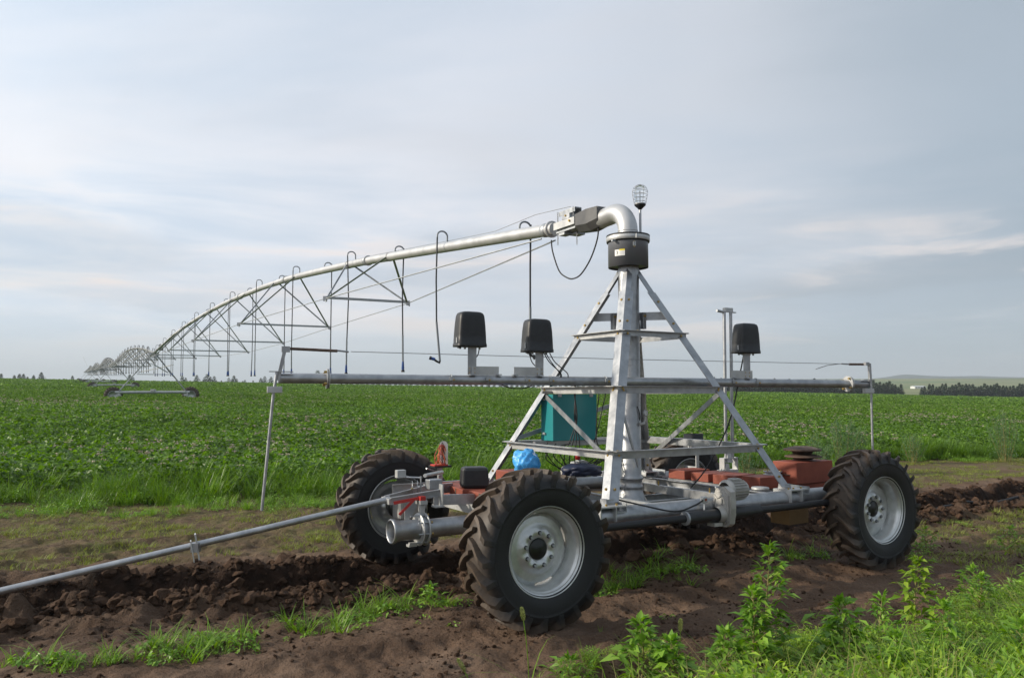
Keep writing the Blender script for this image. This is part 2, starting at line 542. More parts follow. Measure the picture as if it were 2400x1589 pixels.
def grid_mesh(name, xs, ys, zf, m):
    X, Y = np.meshgrid(xs, ys)
    Z = zf(X.ravel(), Y.ravel())
    V = np.stack([X.ravel(), Y.ravel(), Z], 1)
    nx, ny = len(xs), len(ys)
    i = (np.arange(ny - 1)[:, None] * nx + np.arange(nx - 1)[None, :]).ravel()
    F = np.stack([i, i + 1, i + nx + 1, i + nx], 1)
    me = bpy.data.meshes.new(name)
    me.vertices.add(len(V)); me.vertices.foreach_set('co', V.ravel())
    me.loops.add(len(F) * 4); me.loops.foreach_set('vertex_index', F.ravel())
    me.polygons.add(len(F)); me.polygons.foreach_set('loop_start', np.arange(len(F)) * 4)
    me.polygons.foreach_set('use_smooth', np.ones(len(F), bool))
    me.update(calc_edges=True); me.validate()
    me.materials.append(m)
    o = bpy.data.objects.new(name, me); COL.objects.link(o)
    return o


def ground_material():
    M = bpy.data.materials.new('soil'); M.use_nodes = True
    N, L = M.node_tree.nodes, M.node_tree.links
    b = N['Principled BSDF']; b.inputs['Roughness'].default_value = 0.92; b.inputs['Specular IOR Level'].default_value = 0.2
    g = N.new('ShaderNodeNewGeometry')

    def noise(sc, det=5, ro=.6):
        n = N.new('ShaderNodeTexNoise'); n.inputs['Scale'].default_value = sc; n.inputs['Detail'].default_value = det
        n.inputs['Roughness'].default_value = ro; L.new(g.outputs['Position'], n.inputs['Vector']); return n.outputs[0]

    def ramp(x, stops):
        n = N.new('ShaderNodeValToRGB'); e = n.color_ramp.elements
        while len(e) < len(stops): e.new(.5)
        for q, (p, c) in zip(e, stops): q.position = p; q.color = (*c, 1) if not isinstance(c, float) else (c, c, c, 1)
        L.new(x, n.inputs[0]); return n.outputs[0]

    def mix(f, a, c, t='MIX'):
        n = N.new('ShaderNodeMix'); n.data_type = 'RGBA'; n.blend_type = t
        if isinstance(f, float): n.inputs[0].default_value = f
        else: L.new(f, n.inputs[0])
        L.new(a, n.inputs[6]) if not isinstance(a, tuple) else setattr(n.inputs[6], 'default_value', (*a, 1))
        L.new(c, n.inputs[7]) if not isinstance(c, tuple) else setattr(n.inputs[7], 'default_value', (*c, 1))
        return n.outputs[2]
    soil = ramp(noise(1.3, 7, .62), [(.30, (.068, .040, .025)), (.50, (.14, .088, .058)), (.70, (.22, .150, .105))])
    soil = mix(ramp(noise(38, 4), [(.42, 0.), (.75, .5)]), soil, (.145, .103, .080))
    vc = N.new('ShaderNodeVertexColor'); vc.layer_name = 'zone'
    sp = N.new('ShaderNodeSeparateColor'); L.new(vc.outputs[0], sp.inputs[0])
    # R: moist dug soil and painted trench shade, G: plain beyond, B: weak turf
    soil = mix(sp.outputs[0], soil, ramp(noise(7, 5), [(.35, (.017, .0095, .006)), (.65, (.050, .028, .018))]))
    turf = ramp(noise(2.2, 6, .7), [(.36, (.115, .078, .050)), (.52, (.13, .105, .048)), (.68, (.125, .15, .040))])
    soil = mix(sp.outputs[2], soil, turf)
    plain = ramp(noise(.0035, 5), [(.35, (.13, .16, .075)), (.5, (.20, .21, .10)), (.62, (.12, .17, .07))])
    col = mix(sp.outputs[1], soil, mix(vc.outputs['Alpha'], (.035, .055, .035), plain))
    L.new(col, b.inputs['Base Color'])
    bp = N.new('ShaderNodeBump'); bp.inputs['Strength'].default_value = 1.0; bp.inputs['Distance'].default_value = .03
    L.new(noise(38, 7, .7), bp.inputs['Height'])
    bp2 = N.new('ShaderNodeBump'); bp2.inputs['Strength'].default_value = .9; bp2.inputs['Distance'].default_value = .07
    L.new(noise(9, 5, .6), bp2.inputs['Height']); L.new(bp.outputs[0], bp2.inputs['Normal'])
    L.new(bp2.outputs[0], b.inputs['Normal'])
    return M


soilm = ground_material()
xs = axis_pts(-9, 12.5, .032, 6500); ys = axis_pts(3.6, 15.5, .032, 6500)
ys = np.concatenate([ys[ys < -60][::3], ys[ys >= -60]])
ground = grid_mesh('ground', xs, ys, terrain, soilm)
tag(ground, kind='structure')


def zones():
    me = ground.data; n = len(me.vertices)
    co = np.empty(n * 3); me.vertices.foreach_get('co', co); co = co.reshape(-1, 3)
    x, y = co[:, 0], co[:, 1]; u, v = uv_of(x, y); r = np.hypot(x, y)
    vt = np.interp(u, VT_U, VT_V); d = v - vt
    damp_shade = np.clip(np.exp(-((d - .05) / .62) ** 4) + .45 * np.exp(-((d + .1) / 1.2) ** 4) * fbm(x * 2, y * 2, 3, 61) * 1.6, 0, 1) * (r < 40)  # moist soil plus trench shade, both darkened into the colour
    plain = sstep(r, 285, 330)
    front = sstep(v - vt, 1.25, 2.0) * sstep(-(y - edge_y(x)), -2.0, .0)
    rightbit = sstep(u, 3.2, 5) * sstep(-v, -.1, .3) * sstep(v, -2.5, -1.2)
    turf = np.clip(front * (.35 + .65 * fbm(x * .8, y * .8, 3, 77)) + rightbit * .6, 0, 1)
    c = np.stack([damp_shade, plain, turf, 1 - sstep(r, 1900, 2500)], 1).astype(np.float32)
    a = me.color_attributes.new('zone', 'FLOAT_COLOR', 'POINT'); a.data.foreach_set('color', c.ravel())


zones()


# ------------------------------------------------------------------ scatter of uncountable stuff
def scatter(name, pts, rot, sc, idx, sources, tilt=None):
    """points with instances picked from mesh sources; ONE object"""
    col = bpy.data.collections.new(name + '_kinds')
    for i, s_ in enumerate(sources):
        ob = bpy.data.objects.new('%s_kind_%02d' % (name, i), s_); col.objects.link(ob)
    me = bpy.data.meshes.new(name); me.vertices.add(len(pts)); me.vertices.foreach_set('co', np.asarray(pts, np.float32).ravel())
    e = np.zeros((len(pts), 3), np.float32); e[:, 2] = rot
    if tilt is not None: e[:, 0] = tilt
    a = me.attributes.new('rot', 'FLOAT_VECTOR', 'POINT'); a.data.foreach_set('vector', e.ravel())
    a = me.attributes.new('sc', 'FLOAT', 'POINT'); a.data.foreach_set('value', np.asarray(sc, np.float32))
    a = me.attributes.new('kd', 'INT', 'POINT'); a.data.foreach_set('value', np.asarray(idx, np.int32))
    o = bpy.data.objects.new(name, me); COL.objects.link(o)
    ng = bpy.data.node_groups.new(name + '_scatter', 'GeometryNodeTree')
    ng.interface.new_socket('Geometry', in_out='INPUT', socket_type='NodeSocketGeometry')
    ng.interface.new_socket('Geometry', in_out='OUTPUT', socket_type='NodeSocketGeometry')
    N, L = ng.nodes, ng.links
    gi, go = N.new('NodeGroupInput'), N.new('NodeGroupOutput')
    ci = N.new('GeometryNodeCollectionInfo'); ci.inputs[0].default_value = col
    ci.inputs['Separate Children'].default_value = True; ci.inputs['Reset Children'].default_value = True
    ip = N.new('GeometryNodeInstanceOnPoints'); ip.inputs['Pick Instance'].default_value = True

    def attr(nm, ty):
        n = N.new('GeometryNodeInputNamedAttribute'); n.data_type = ty; n.inputs['Name'].default_value = nm
        return n.outputs['Attribute']
    L.new(gi.outputs[0], ip.inputs['Points']); L.new(ci.outputs[0], ip.inputs['Instance'])
    L.new(attr('kd', 'INT'), ip.inputs['Instance Index'])
    er = N.new('FunctionNodeEulerToRotation'); L.new(attr('rot', 'FLOAT_VECTOR'), er.inputs[0]); L.new(er.outputs[0], ip.inputs['Rotation'])
    L.new(attr('sc', 'FLOAT'), ip.inputs['Scale'])
    L.new(ip.outputs[0], go.inputs[0])
    md = o.modifiers.new('scatter', 'NODES'); md.node_group = ng
    return o


def raw_mesh(name, V, F4, m, smooth=False, F3=None, mi=None):
    me = bpy.data.meshes.new(name)
    V = np.asarray(V, np.float32); F4 = np.asarray(F4, np.int32)
    me.vertices.add(len(V)); me.vertices.foreach_set('co', V.ravel())
    me.loops.add(F4.size); me.loops.foreach_set('vertex_index', F4.ravel())
    k = F4.shape[1]
    me.polygons.add(len(F4)); me.polygons.foreach_set('loop_start', np.arange(len(F4)) * k)
    ms = m if isinstance(m, (list, tuple)) else [m]
    for q in ms: me.materials.append(q)
    if mi is not None: me.polygons.foreach_set('material_index', np.asarray(mi, np.int32))
    if smooth: me.polygons.foreach_set('use_smooth', np.ones(len(F4), bool))
    me.update(calc_edges=True)
    return me


def leaves_np(c, yaw, pitch, L, Wd, fold=.25, r=None, roll=None):
    """folded leaflets: 6 vertices, 2 quads each; c = base, pointing yaw/pitch"""
    n = len(c)
    d = np.stack([np.cos(yaw) * np.cos(pitch), np.sin(yaw) * np.cos(pitch), np.sin(pitch)], 1)
    s_ = np.stack([-np.sin(yaw), np.cos(yaw), np.zeros(n)], 1)
    if roll is None: roll = rng.normal(0, .35, n)
    up = np.cross(d, s_)
    s2 = s_ * np.cos(roll)[:, None] + up * np.sin(roll)[:, None]; up2 = np.cross(d, s2)
    L = np.broadcast_to(L, n)[:, None]; Wd = np.broadcast_to(Wd, n)[:, None]
    mid = c + d * L * .45 - up2 * 0; tip = c + d * L - np.array([0, 0, 1]) * L * .22
    e1 = mid + s2 * Wd * .5 + up2 * Wd * fold; e2 = mid - s2 * Wd * .5 + up2 * Wd * fold
    m2 = mid + (tip - mid) * .15
    V = np.stack([c, e1, tip, e2, m2], 1).reshape(-1, 3)
    b = np.arange(n)[:, None] * 5
    F = np.concatenate([b + np.array([[0, 4, 2, 1]])[:, [0, 1, 2, 3]], b + np.array([[0, 3, 2, 4]])], 0)
    return V, F


leafm = mat('potato_leaf', (.040, .100, .010), .5, 0, island=(.165, .29, .032), trans=.34, spec=.45, island_val=.2)
leafm_far = mat('potato_leaf_far', (.050, .118, .010), .55, 0, island=(.155, .270, .025), trans=.25, spec=.25, island_val=.12)
petal = mat('potato_petal', (.30, .24, .22), .6, 0, island=(.45, .38, .28), trans=.2)
grassm = mat('grass_blade', (.085, .19, .014), .42, 0, island=(.21, .34, .03), trans=.35, spec=.45, island_val=.12)
grass_y = mat('short_grass', (.16, .21, .03), .5, 0, island=(.25, .27, .065), trans=.3, spec=.3, island_val=.15)
weedm = mat('weed_leaf', (.10, .22, .022), .45, 0, island=(.25, .42, .05), trans=.32, spec=.45, island_val=.1)
vinem = mat('bindweed_leaf', (.16, .29, .022), .5, 0, island=(.33, .46, .05), trans=.35, spec=.35, island_val=.12)
stemm = mat('weed_stem', (.17, .19, .05), .6, 0, (.24, .17, .07), 5, .5)
greyleaf = mat('grey_green_leaf', (.085, .165, .065), .6, 0, island=(.15, .235, .11), trans=.3, spec=.3)
conif = mat('dark_needles', (.007, .024, .009), .8, 0, island=(.022, .055, .018), trans=.1, spec=.2)
conif2 = mat('young_tree_needles', (.020, .048, .018), .7, 0, island=(.050, .085, .035), trans=.15, spec=.2)
barkm = mat('bark', (.07, .05, .035), .9, 0, (.12, .09, .065), 9, .6)


def crop_patch(name, size, n, L, height, mtl, petals, seed):
    g = np.random.default_rng(seed)
    x = g.uniform(-size / 2, size / 2, n); y = g.uniform(-size / 2, size / 2, n)
    # bushy mounds
    k = max(3, int((size / .55) ** 2))
    cx, cy = g.uniform(-size / 2, size / 2, k), g.uniform(-size / 2, size / 2, k)
    hh = g.uniform(.72, 1.08, k)
    d = np.hypot(x[:, None] - cx, y[:, None] - cy)
    top = (hh * np.exp(-(d / .34) ** 2)).max(1)
    top = .45 + .55 * top
    t = 1 - g.random(n) ** 1.5 * .85
    z = height * top * t
    j = d.argmin(1); yaw = np.arctan2(y - cy[j], x - cx[j]) + g.normal(0, 1.1, n)
    V, F = leaves_np(np.stack([x, y, z], 1), yaw, g.normal(.12, .38, n), L * g.uniform(.7, 1.25, n), L * .66 * g.uniform(.8, 1.2, n), .2, roll=g.normal(0, .5, n))
    mi = np.zeros(len(F), int)
    if petals:
        q = g.integers(0, k, petals)
        pts = []
        for i in q:
            for _ in range(7):
                pts.append((cx[i] + g.normal(0, .035), cy[i] + g.normal(0, .035), height * (hh[i] * 1.0) + .05 + g.normal(0, .015)))
        pts = np.array(pts)
        V2, F2 = leaves_np(pts, g.uniform(0, 6.28, len(pts)), g.normal(.5, .4, len(pts)), min(L, .10) * .45, min(L, .10) * .45, .1)
        F = np.concatenate([F, F2 + len(V)]); V = np.concatenate([V, V2]); mi = np.concatenate([mi, np.ones(len(F2), int)])
    return raw_mesh(name, V, F, [mtl, petal], False, mi=mi)


def field_points(y0, y1, step, jitter=.3, margin=0.0, rmax=None):
    P = []
    y = y0
    pts = []
    while y < y1:
        half = (y + 3) * .70 + 3
        x = np.arange(-half, half, step)
        pts.append(np.stack([x + rng.uniform(-jitter, jitter, len(x)) * step, np.full(len(x), y) + rng.uniform(-jitter, jitter, len(x)) * step], 1))
        y += step
    p = np.concatenate(pts)
    p = p[p[:, 1] > edge_y(p[:, 0]) + margin]
    if rmax is not None:
        p = p[np.hypot(p[:, 0], p[:, 1]) < rmax]
    return p


def crop():
    A = [crop_patch('leafA%d' % i, 1.15, 520, .12, .56, leafm, [1, 0, 2, 0, 4][i], 100 + i) for i in range(5)]
    B = [crop_patch('leafB%d' % i, 2.6, 1300, .13, .56, leafm_far, [1, 0, 3, 0][i], 200 + i) for i in range(4)]
    Cc = [crop_patch('leafC%d' % i, 6.5, 2200, .26, .56, leafm_far, [1, 0, 2, 0][i], 300 + i) for i in range(4)]
    D = [crop_patch('leafD%d' % i, 15, 3000, .5, .56, leafm_far, 0, 400 + i) for i in range(3)]
    pts, rot, sc, idx = [], [], [], []
    for (src0, y0, y1, st, lst) in ((0, 11, 42, .62, A), (5, 42, 84, 1.5, B), (9, 84, 150, 3.6, Cc), (13, 150, 330, 8.2, D)):
        if src0 == 0:
            ca, sa = math.cos(R(21)), math.sin(R(21))
            rr_, ll_ = np.meshgrid(np.arange(4, 60, .88), np.arange(-45, 70, .52))
            rr_ = rr_.ravel() + rng.normal(0, .05, rr_.size); ll_ = ll_.ravel() + rng.uniform(-.14, .14, ll_.size)
            p = np.stack([ll_ * ca - rr_ * sa, ll_ * sa + rr_ * ca], 1)
            p = p[(p[:, 1] > edge_y(p[:, 0]) + .4) & (p[:, 1] < y1 + .8) & (np.abs(p[:, 0]) < (p[:, 1] + 3) * .7 + 2)]
        else: p = field_points(y0, y1, st, margin=0, rmax=305)
        z = terrain(p[:, 0], p[:, 1], False)
        # slow change of vigour and of blossom over the field
        fl = fbm(p[:, 0] / 7 + 40, p[:, 1] / 7, 3, 15)
        pts.append(np.column_stack([p, z - .02])); rot.append(rng.uniform(0, 6.28, len(p)))
        sc.append(.9 + .22 * fbm(p[:, 0] / 4, p[:, 1] / 4, 2, 18) + rng.normal(0, .03, len(p)))
        if len(lst) == 5: i = np.where(rng.random(len(p)) < .55, 1, np.where(fl < .45, 3, np.where(fl < .57, 0, np.where(fl < .63, 2, 4))))
        elif len(lst) == 4: i = np.where(fl < .44, 1, np.where(fl < .52, 3, np.where(fl < .6, 0, 2)))
        else: i = rng.integers(0, len(lst), len(p))
        idx.append(src0 + i)
    o = scatter('potato_crop', np.concatenate(pts), np.concatenate(rot), np.concatenate(sc), np.concatenate(idx), A + B + Cc + D, None)
    tag(o, 'dense green potato crop with pale blossom filling the field to the horizon', 'crop', kind='stuff')


crop()


def blades(n, h, spread, w, g, lean=.5, droop=.5, seg=4):
    """curved tapering blades"""
    a = g.uniform(0, 6.28, n); rr = spread * np.sqrt(g.random(n))
    b0 = np.stack([rr * np.cos(a), rr * np.sin(a), np.zeros(n)], 1)
    yaw = a + g.normal(0, .9, n); H = h * g.uniform(.45, 1.1, n); ln = np.abs(g.normal(lean, .25, n)); dr = droop * g.uniform(.3, 1.6, n)
    d = np.stack([np.cos(yaw), np.sin(yaw), 0 * yaw], 1); s_ = np.stack([-np.sin(yaw), np.cos(yaw), 0 * yaw], 1)
    V = []; F = []
    for k in range(seg + 1):
        t = k / seg
        c = b0 + d * (H * (ln * t + dr * t * t * .6))[:, None]; c[:, 2] += H * (t - .42 * dr * t ** 3)
        ww = w * (1 - t) ** .7 + .0006
        V.append(c + s_ * ww / 2); V.append(c - s_ * ww / 2)
    V = np.stack(V, 1).reshape(-1, 3); m_ = 2 * (seg + 1)
    b = np.arange(n)[:, None] * m_
    F = np.concatenate([b + np.array([[2 * k, 2 * k + 1, 2 * k + 3, 2 * k + 2]]) for k in range(seg)], 0)
    return V, F


def tuft(name, n, h, spread, w, m, seed, **kw):
    V, F = blades(n, h, spread, w, np.random.default_rng(seed), **kw)
    return raw_mesh(name, V, F, m)


def sprig(name, n, h, L, spread, m, seed, pitch=.1, nar=.62):
    """low leafy cluster with thin stems"""
    g = np.random.default_rng(seed)
    Vs, Fs = blades(max(4, n // 7), h, spread * .6, .006, g, .9, .6, 3)
    a = g.uniform(0, 6.28, n); rr = spread * np.sqrt(g.random(n))
    z = h * (.15 + .85 * g.random(n)) * (1 - .45 * (rr / spread) ** 2)
    V, F = leaves_np(np.stack([rr * np.cos(a), rr * np.sin(a), z], 1), a + g.normal(0, .8, n), g.normal(pitch, .35, n), L * g.uniform(.6, 1.3, n), L * nar * g.uniform(.7, 1.2, n), .15, roll=g.normal(0, .4, n))
    mi = np.concatenate([np.zeros(len(F), int), np.ones(len(Fs), int)])
    return raw_mesh(name, np.concatenate([V, Vs]), np.concatenate([F, Fs + len(V)]), [m, stemm], mi=mi)


edgem = mat('edge_grass_blade', (.06, .15, .012), .42, 0, island=(.20, .33, .03), trans=.3, spec=.45, island_val=.3)


def ground_cover():
    # 1 strip of grass along the field edge
    T = [tuft('edge%d' % i, 34, .55, .13, .012, edgem, 500 + i, lean=.3, droop=.7) for i in range(4)]
    S = [sprig('edgew%d' % i, 60, .20, .055, .2, weedm, 520 + i) for i in range(3)]
    n = 7600
    n = 15000; x = rng.uniform(-16, 42, n); wm = np.interp(x, [-12, -3, 2, 8, 20], [3.3, 2.9, 2.0, 1.5, 1.5]); off = rng.uniform(-1, .35, n) * wm
    y = edge_y(x) + off
    dens = .5 + (fbm(x * .9, y * 1.3, 3, 90) - .5) * 1.5
    keep = (dens > .36 + .14 * sstep(-off / wm, .3, 1.0)) & (rng.random(len(x)) < .85) & (np.abs(x) < y * .72)
    x, y, off, wm = x[keep], y[keep], off[keep], wm[keep]
    k = rng.random(len(x)); hs = (.32 + .68 * sstep(off / wm, -.75, -.1)) * (.55 + .7 * fbm(x * .8, y * .8, 2, 92))
    isw = (off < -.45 * wm) & (k < .72) | (k < .2)
    idx = np.where(isw, 4 + rng.integers(0, 3, len(x)), rng.integers(0, 4, len(x)))
    o = scatter('edge_grass', np.column_stack([x, y, terrain(x, y)]), rng.uniform(0, 6.28, len(x)), hs * np.where(isw, 1.2, 1.0) * rng.uniform(.55, 1.35, len(x)), idx, T + S)
    tag(o, 'tall bright green grass strip along the front of the potato field', 'grass', kind='stuff')
    # 2 thin short grass on the trodden ground
    T = [tuft('short%d' % i, 26, .075, .10, .006, grass_y, 540 + i, lean=.7, droop=.5, seg=3) for i in range(4)]
    n = 26000
    x = rng.uniform(-11, 28, n); y = rng.uniform(7, 26, n); u, v = uv_of(x, y)
    vt = np.interp(u, VT_U, VT_V)
    dens = fbm(x * .7 + 5, y * 1.1, 4, 95)
    z1 = (v - vt > 1.55) & (y < edge_y(x) - 1.0) & (dens > .37)
    z2 = (u > 2.6) & (v < vt - .9) & (v > -2.6) & (dens > .42)
    keep = (z1 | z2) & (np.abs(x) < y * .72)
    x, y = x[keep], y[keep]
    o = scatter('short_grass', np.column_stack([x, y, terrain(x, y) - .004]), rng.uniform(0, 6.28, len(x)), rng.uniform(.5, 1.15, len(x)), rng.integers(0, 4, len(x)), T)
    tag(o, 'thin yellowish short grass on trodden soil between trench and crop', 'grass', kind='stuff')
    # 3 tufted strip between the wheel tracks in front
    T = [tuft('track%d' % i, 16, .20, .06, .009, grassm, 560 + i, lean=.6, droop=.8) for i in range(4)]
    S = [sprig('trackw%d' % i, 34, .10, .045, .12, weedm, 570 + i) for i in range(2)]
    n = 1500
    u = rng.uniform(-7.5, 2.6, n); v = -.42 + .10 * np.sin(u * 1.7) + rng.normal(0, .13, n) - .16 * sstep(u, -1, 1.5)
    dens = fbm(u * 1.6, v * 2, 3, 97)
    keep = (dens > np.where(u > -2.2, .56, .52)) & (rng.random(n) < .7)
    keep &= ~((u > -2.5) & (u < -1.6) & (v < -1.0))
    u, v = u[keep], v[keep]
    P = np.array([CM @ Vector((a, b, 0)) for a, b in zip(u, v)]); x, y = P[:, 0], P[:, 1]
    k = rng.random(len(x))
    idx = np.where(k < .35, 4 + rng.integers(0, 2, len(x)), rng.integers(0, 4, len(x)))
    o = scatter('track_grass', np.column_stack([x, y, terrain(x, y) - .005]), rng.uniform(0, 6.28, len(x)), .28 + .8 * rng.random(len(x)) ** 3, idx, T + S)
    tag(o, 'narrow tufted strip of green grass between the two soil tracks', 'grass', kind='stuff')
    # 4 scattered seedlings on bare soil
    S = [sprig('seedling%d' % i, 12, .05, .03, .05, weedm, 580 + i) for i in range(3)] + [tuft('seedtuft%d' % i, 9, .08, .03, .006, grassm, 590 + i, lean=.6) for i in range(2)]
    n = 420
    x = rng.uniform(-5, 9, n); y = rng.uniform(4.2, 11, n); u, v = uv_of(x, y)
    keep = (v < -.2) & (np.abs(x) < y * .72) & (fbm(x * 1.1, y * 1.1, 3, 99) > .5)
    x, y = x[keep], y[keep]
    o = scatter('seedlings', np.column_stack([x, y, terrain(x, y) - .004]), rng.uniform(0, 6.28, len(x)), rng.uniform(.5, 1.3, len(x)), rng.integers(0, 5, len(x)), S)
    tag(o, 'tiny green seedlings scattered over the bare brown soil', 'seedlings', kind='stuff')
    # 5 thick weeds bottom right
    S = [sprig('mat%d' % i, 170, [.24, .30, .22, .34][i], [.038, .062, .044, .060][i], .19, [vinem, weedm, weedm, vinem][i], 600 + i, [.25, .4, .2, .5][i], [.62, .34, .6, .26][i]) for i in range(4)]
    T = [tuft('matg%d' % i, 30, .46, .09, .008, [grassm, grass_y, grassm][i], 620 + i, lean=.35, droop=.7) for i in range(3)]
    n = 12000
    x = rng.uniform(-.9, 9.5, n); y = rng.uniform(3.3, 10.5, n)
    # border of the weeds: from the bottom middle to the right edge
    bx = np.array([-.5, .3, .75, 1.3, 2.0, 2.6, 3.2, 3.9, 5.0, 6.4, 9.5]); by = np.array([3.9, 4.85, 5.3, 5.4, 5.6, 5.8, 6.1, 6.7, 7.7, 8.9, 10.5])
    lim = np.interp(x, bx, by) + (fbm(x * 1.5, y * 1.5, 3, 44) - .5) * 1.0
    keep = (y < lim) & (np.abs(x) < y * .75) & (fbm(x * 1.3 + 9, y * 1.3, 3, 46) > .38)
    x, y, lim = x[keep], y[keep], lim[keep]
    hs = (.45 + .72 * sstep(lim - y, 0, 1.6)) * (.45 + 1.1 * fbm(x * 1.6, y * 1.6, 3, 47)) * (1 - .35 * sstep(-x, -1.8, .0))
    k = rng.random(len(x))
    idx = np.where(k < .20, 4 + rng.integers(0, 3, len(x)), rng.integers(0, 4, len(x)))
    o = scatter('weed_patch', np.column_stack([x, y, terrain(x, y) - .01]), rng.uniform(0, 6.28, len(x)), hs, idx, S + T)
    tag(o, 'tangled light green weeds and bindweed covering the lower right corner', 'weeds', kind='stuff')


ground_cover()


# ------------------------------------------------------------------ clods thrown up along the trench
V3_ = Vector


def clods():
    A = []
    for i in range(6):
        g = np.random.default_rng(700 + i)
        import bmesh
        bm = bmesh.new(); bmesh.ops.create_icosphere(bm, subdivisions=3, radius=.5)
        off = g.uniform(0, 50, 3)
        cuts = [(V3_(g.normal(0, 1, 3)).normalized(), g.uniform(.22, .40)) for _ in range(11)]
        for v in bm.verts:
            p = v.co
            for cn, cd in cuts:
                e_ = p.dot(cn) - cd
                if e_ > 0: p = p - cn * e_ * .93
            n_ = fbm(np.array([p.x * 2.3 + off[0] + p.z]), np.array([p.y * 2.3 + off[1] - p.z * 1.3]), 4, 70 + i, .65)[0]
            n2 = abs(fbm(np.array([p.x * 6 + off[1] - p.z * 3]), np.array([p.y * 6 + off[2] + p.z * 2]), 3, 90 + i, .6)[0] - .5) * 2
            v.co = p * (.85 + .45 * n_ + .22 * n2)
            v.co.z *= .72
        me = bpy.data.meshes.new('clod%d' % i); bm.to_mesh(me); bm.free()
        for p in me.polygons: p.use_smooth = False
        me.materials.append(MAT.get('clod_soil') or mat('clod_soil', (.032, .018, .011), .95, 0, (.115, .070, .046), 3, .6, bump=.9, bscale=16, spec=.15))
        A.append(me)
    n = 15000
    u = rng.uniform(-9, 14, n); which = rng.random(n)
    dv = np.where(which < .48, rng.normal(-.66, .15, n), np.where(which < .8, rng.normal(.60, .15, n), rng.normal(0, .9, n)))
    vt = np.interp(u, VT_U, VT_V); v = vt + dv
    cl = fbm(u * 1.3, v * 1.3, 3, 81)
    keep = (cl > .38) & ((np.abs(dv) > .36) | (rng.random(n) < .25)) & ~((np.abs(np.abs(u) - 2.03) < .45) & ((np.abs(v + 1.35) < .3) | ((v > 1.1) & (v < 1.7))))
    u, v, dv = u[keep], v[keep], dv[keep]
    # crumbs strewn over the bare soil in front
    m_ = 30000
    xc = rng.uniform(-6, 11, m_); yc = rng.uniform(4, 13, m_); uc, vc_ = uv_of(xc, yc)
    kc = (fbm(xc * 1.8, yc * 1.8, 4, 64) > .46) & (vc_ < np.interp(uc, VT_U, VT_V) - .8) & (np.abs(xc) < yc * .72)
    xc, yc = xc[kc], yc[kc]; sc_ = .006 + .020 * rng.random(len(xc)) ** 3
    P = np.array([CM @ Vector((a, b, 0)) for a, b in zip(u, v)]); x, y = P[:, 0], P[:, 1]
    s_ = .014 + .040 * rng.random(len(x)) ** 2.4 + .075 * (rng.random(len(x)) ** 12)
    s_ = np.where(np.abs(dv) > .95, s_ * .6, s_)
    x, y, s_ = np.concatenate([x, xc]), np.concatenate([y, yc]), np.concatenate([s_, sc_])
    o = scatter('soil_clods', np.column_stack([x, y, terrain(x, y) + s_ * .18]), rng.uniform(0, 6.28, len(x)), s_ * 1.6, rng.integers(0, 6, len(x)), A, rng.normal(0, .6, len(x)))
    tag(o, 'crumbly brown clods heaped along both banks of the trench', 'clods', kind='stuff')


clods()


# ================================================================== THE CART
cart = empty('pivot_cart', mtx=CM)
tag(cart, 'galvanised four wheeled cart with pivot tower, riser pipe and curved elbow at the field', 'irrigation machine')
V3 = Vector
HB = (1.12, 1.07, .845)          # leg feet half spread in u, v and height
ZT = 3.03


def leg_pt(su, sv, z, inset=0.0):
    k = (z - HB[2]) / (ZT - HB[2])
    return V3((su * (HB[0] * (1 - k) + .09 * k - inset), sv * (HB[1] * (1 - k) + .09 * k - inset), z))


# ---- wheels
def carcass(y):
    a = abs(y)
    return float(np.interp(a, [0, .08, .13, .155, .17, .172], [.558, .553, .538, .52, .49, .46]))


def tyre_mesh():
    m = MB()
    prof = [(.305, -.125), (.325, -.142), (.35, -.156), (.39, -.168), (.44, -.173), (.462, -.1735), (.466, -.177), (.47, -.1735), (.49, -.170), (.515, -.158), (.538, -.13), (.553, -.08), (.558, 0)]
    prof = prof + [(r, -y) for r, y in prof[-2::-1]]
    m.lathe(prof, (0, 0, 0), (0, 1, 0), 72)
    NL = 22
    for side in (-1, 1):
        for i in range(NL):
            a0 = 2 * PI * (i + (0 if side < 0 else .5)) / NL
            S = 7; rows = []
            for k in range(S + 1):
                t = k / S
                y = side * (-.012 + .184 * t)
                th = a0 + .27 * t - .05 * math.sin(t * PI)
                rb = carcass(y) - .012
                rt = .594 - .003 * t if t < .84 else .594 - .003 * t - (t - .84) * .16
                hw = (.0165 + .006 * t) / .59
                if t > .84: y = side * (abs(y) + .002)
                row = []
                for (q, rr) in ((-1.35, rb), (-.85, rt), (.85, rt), (1.35, rb)):
                    an = th + q * hw
                    row.append((rr * math.cos(an), y, rr * math.sin(an)))
                rows.append(row)
            # tail running down the shoulder
            row = []
            th = a0 + .285
            for (q, rr) in ((-1.1, .468), (-.7, .482), (.7, .482), (1.1, .468)):
                an = th + q * .032
                row.append((rr * math.cos(an), side * (.172 + (.004 if abs(q) < 1 else 0)), rr * math.sin(an)))
            rows.append(row)
            Vv = [p for r_ in rows for p in r_]
            Ff = [(4 * k + j, 4 * k + j + 1, 4 * k + j + 5, 4 * k + j + 4) for k in range(len(rows) - 1) for j in range(3)]
            Ff += [(3, 2, 1, 0), tuple(4 * (len(rows) - 1) + j for j in range(4))]
            m.add(Vv, Ff)
    return m


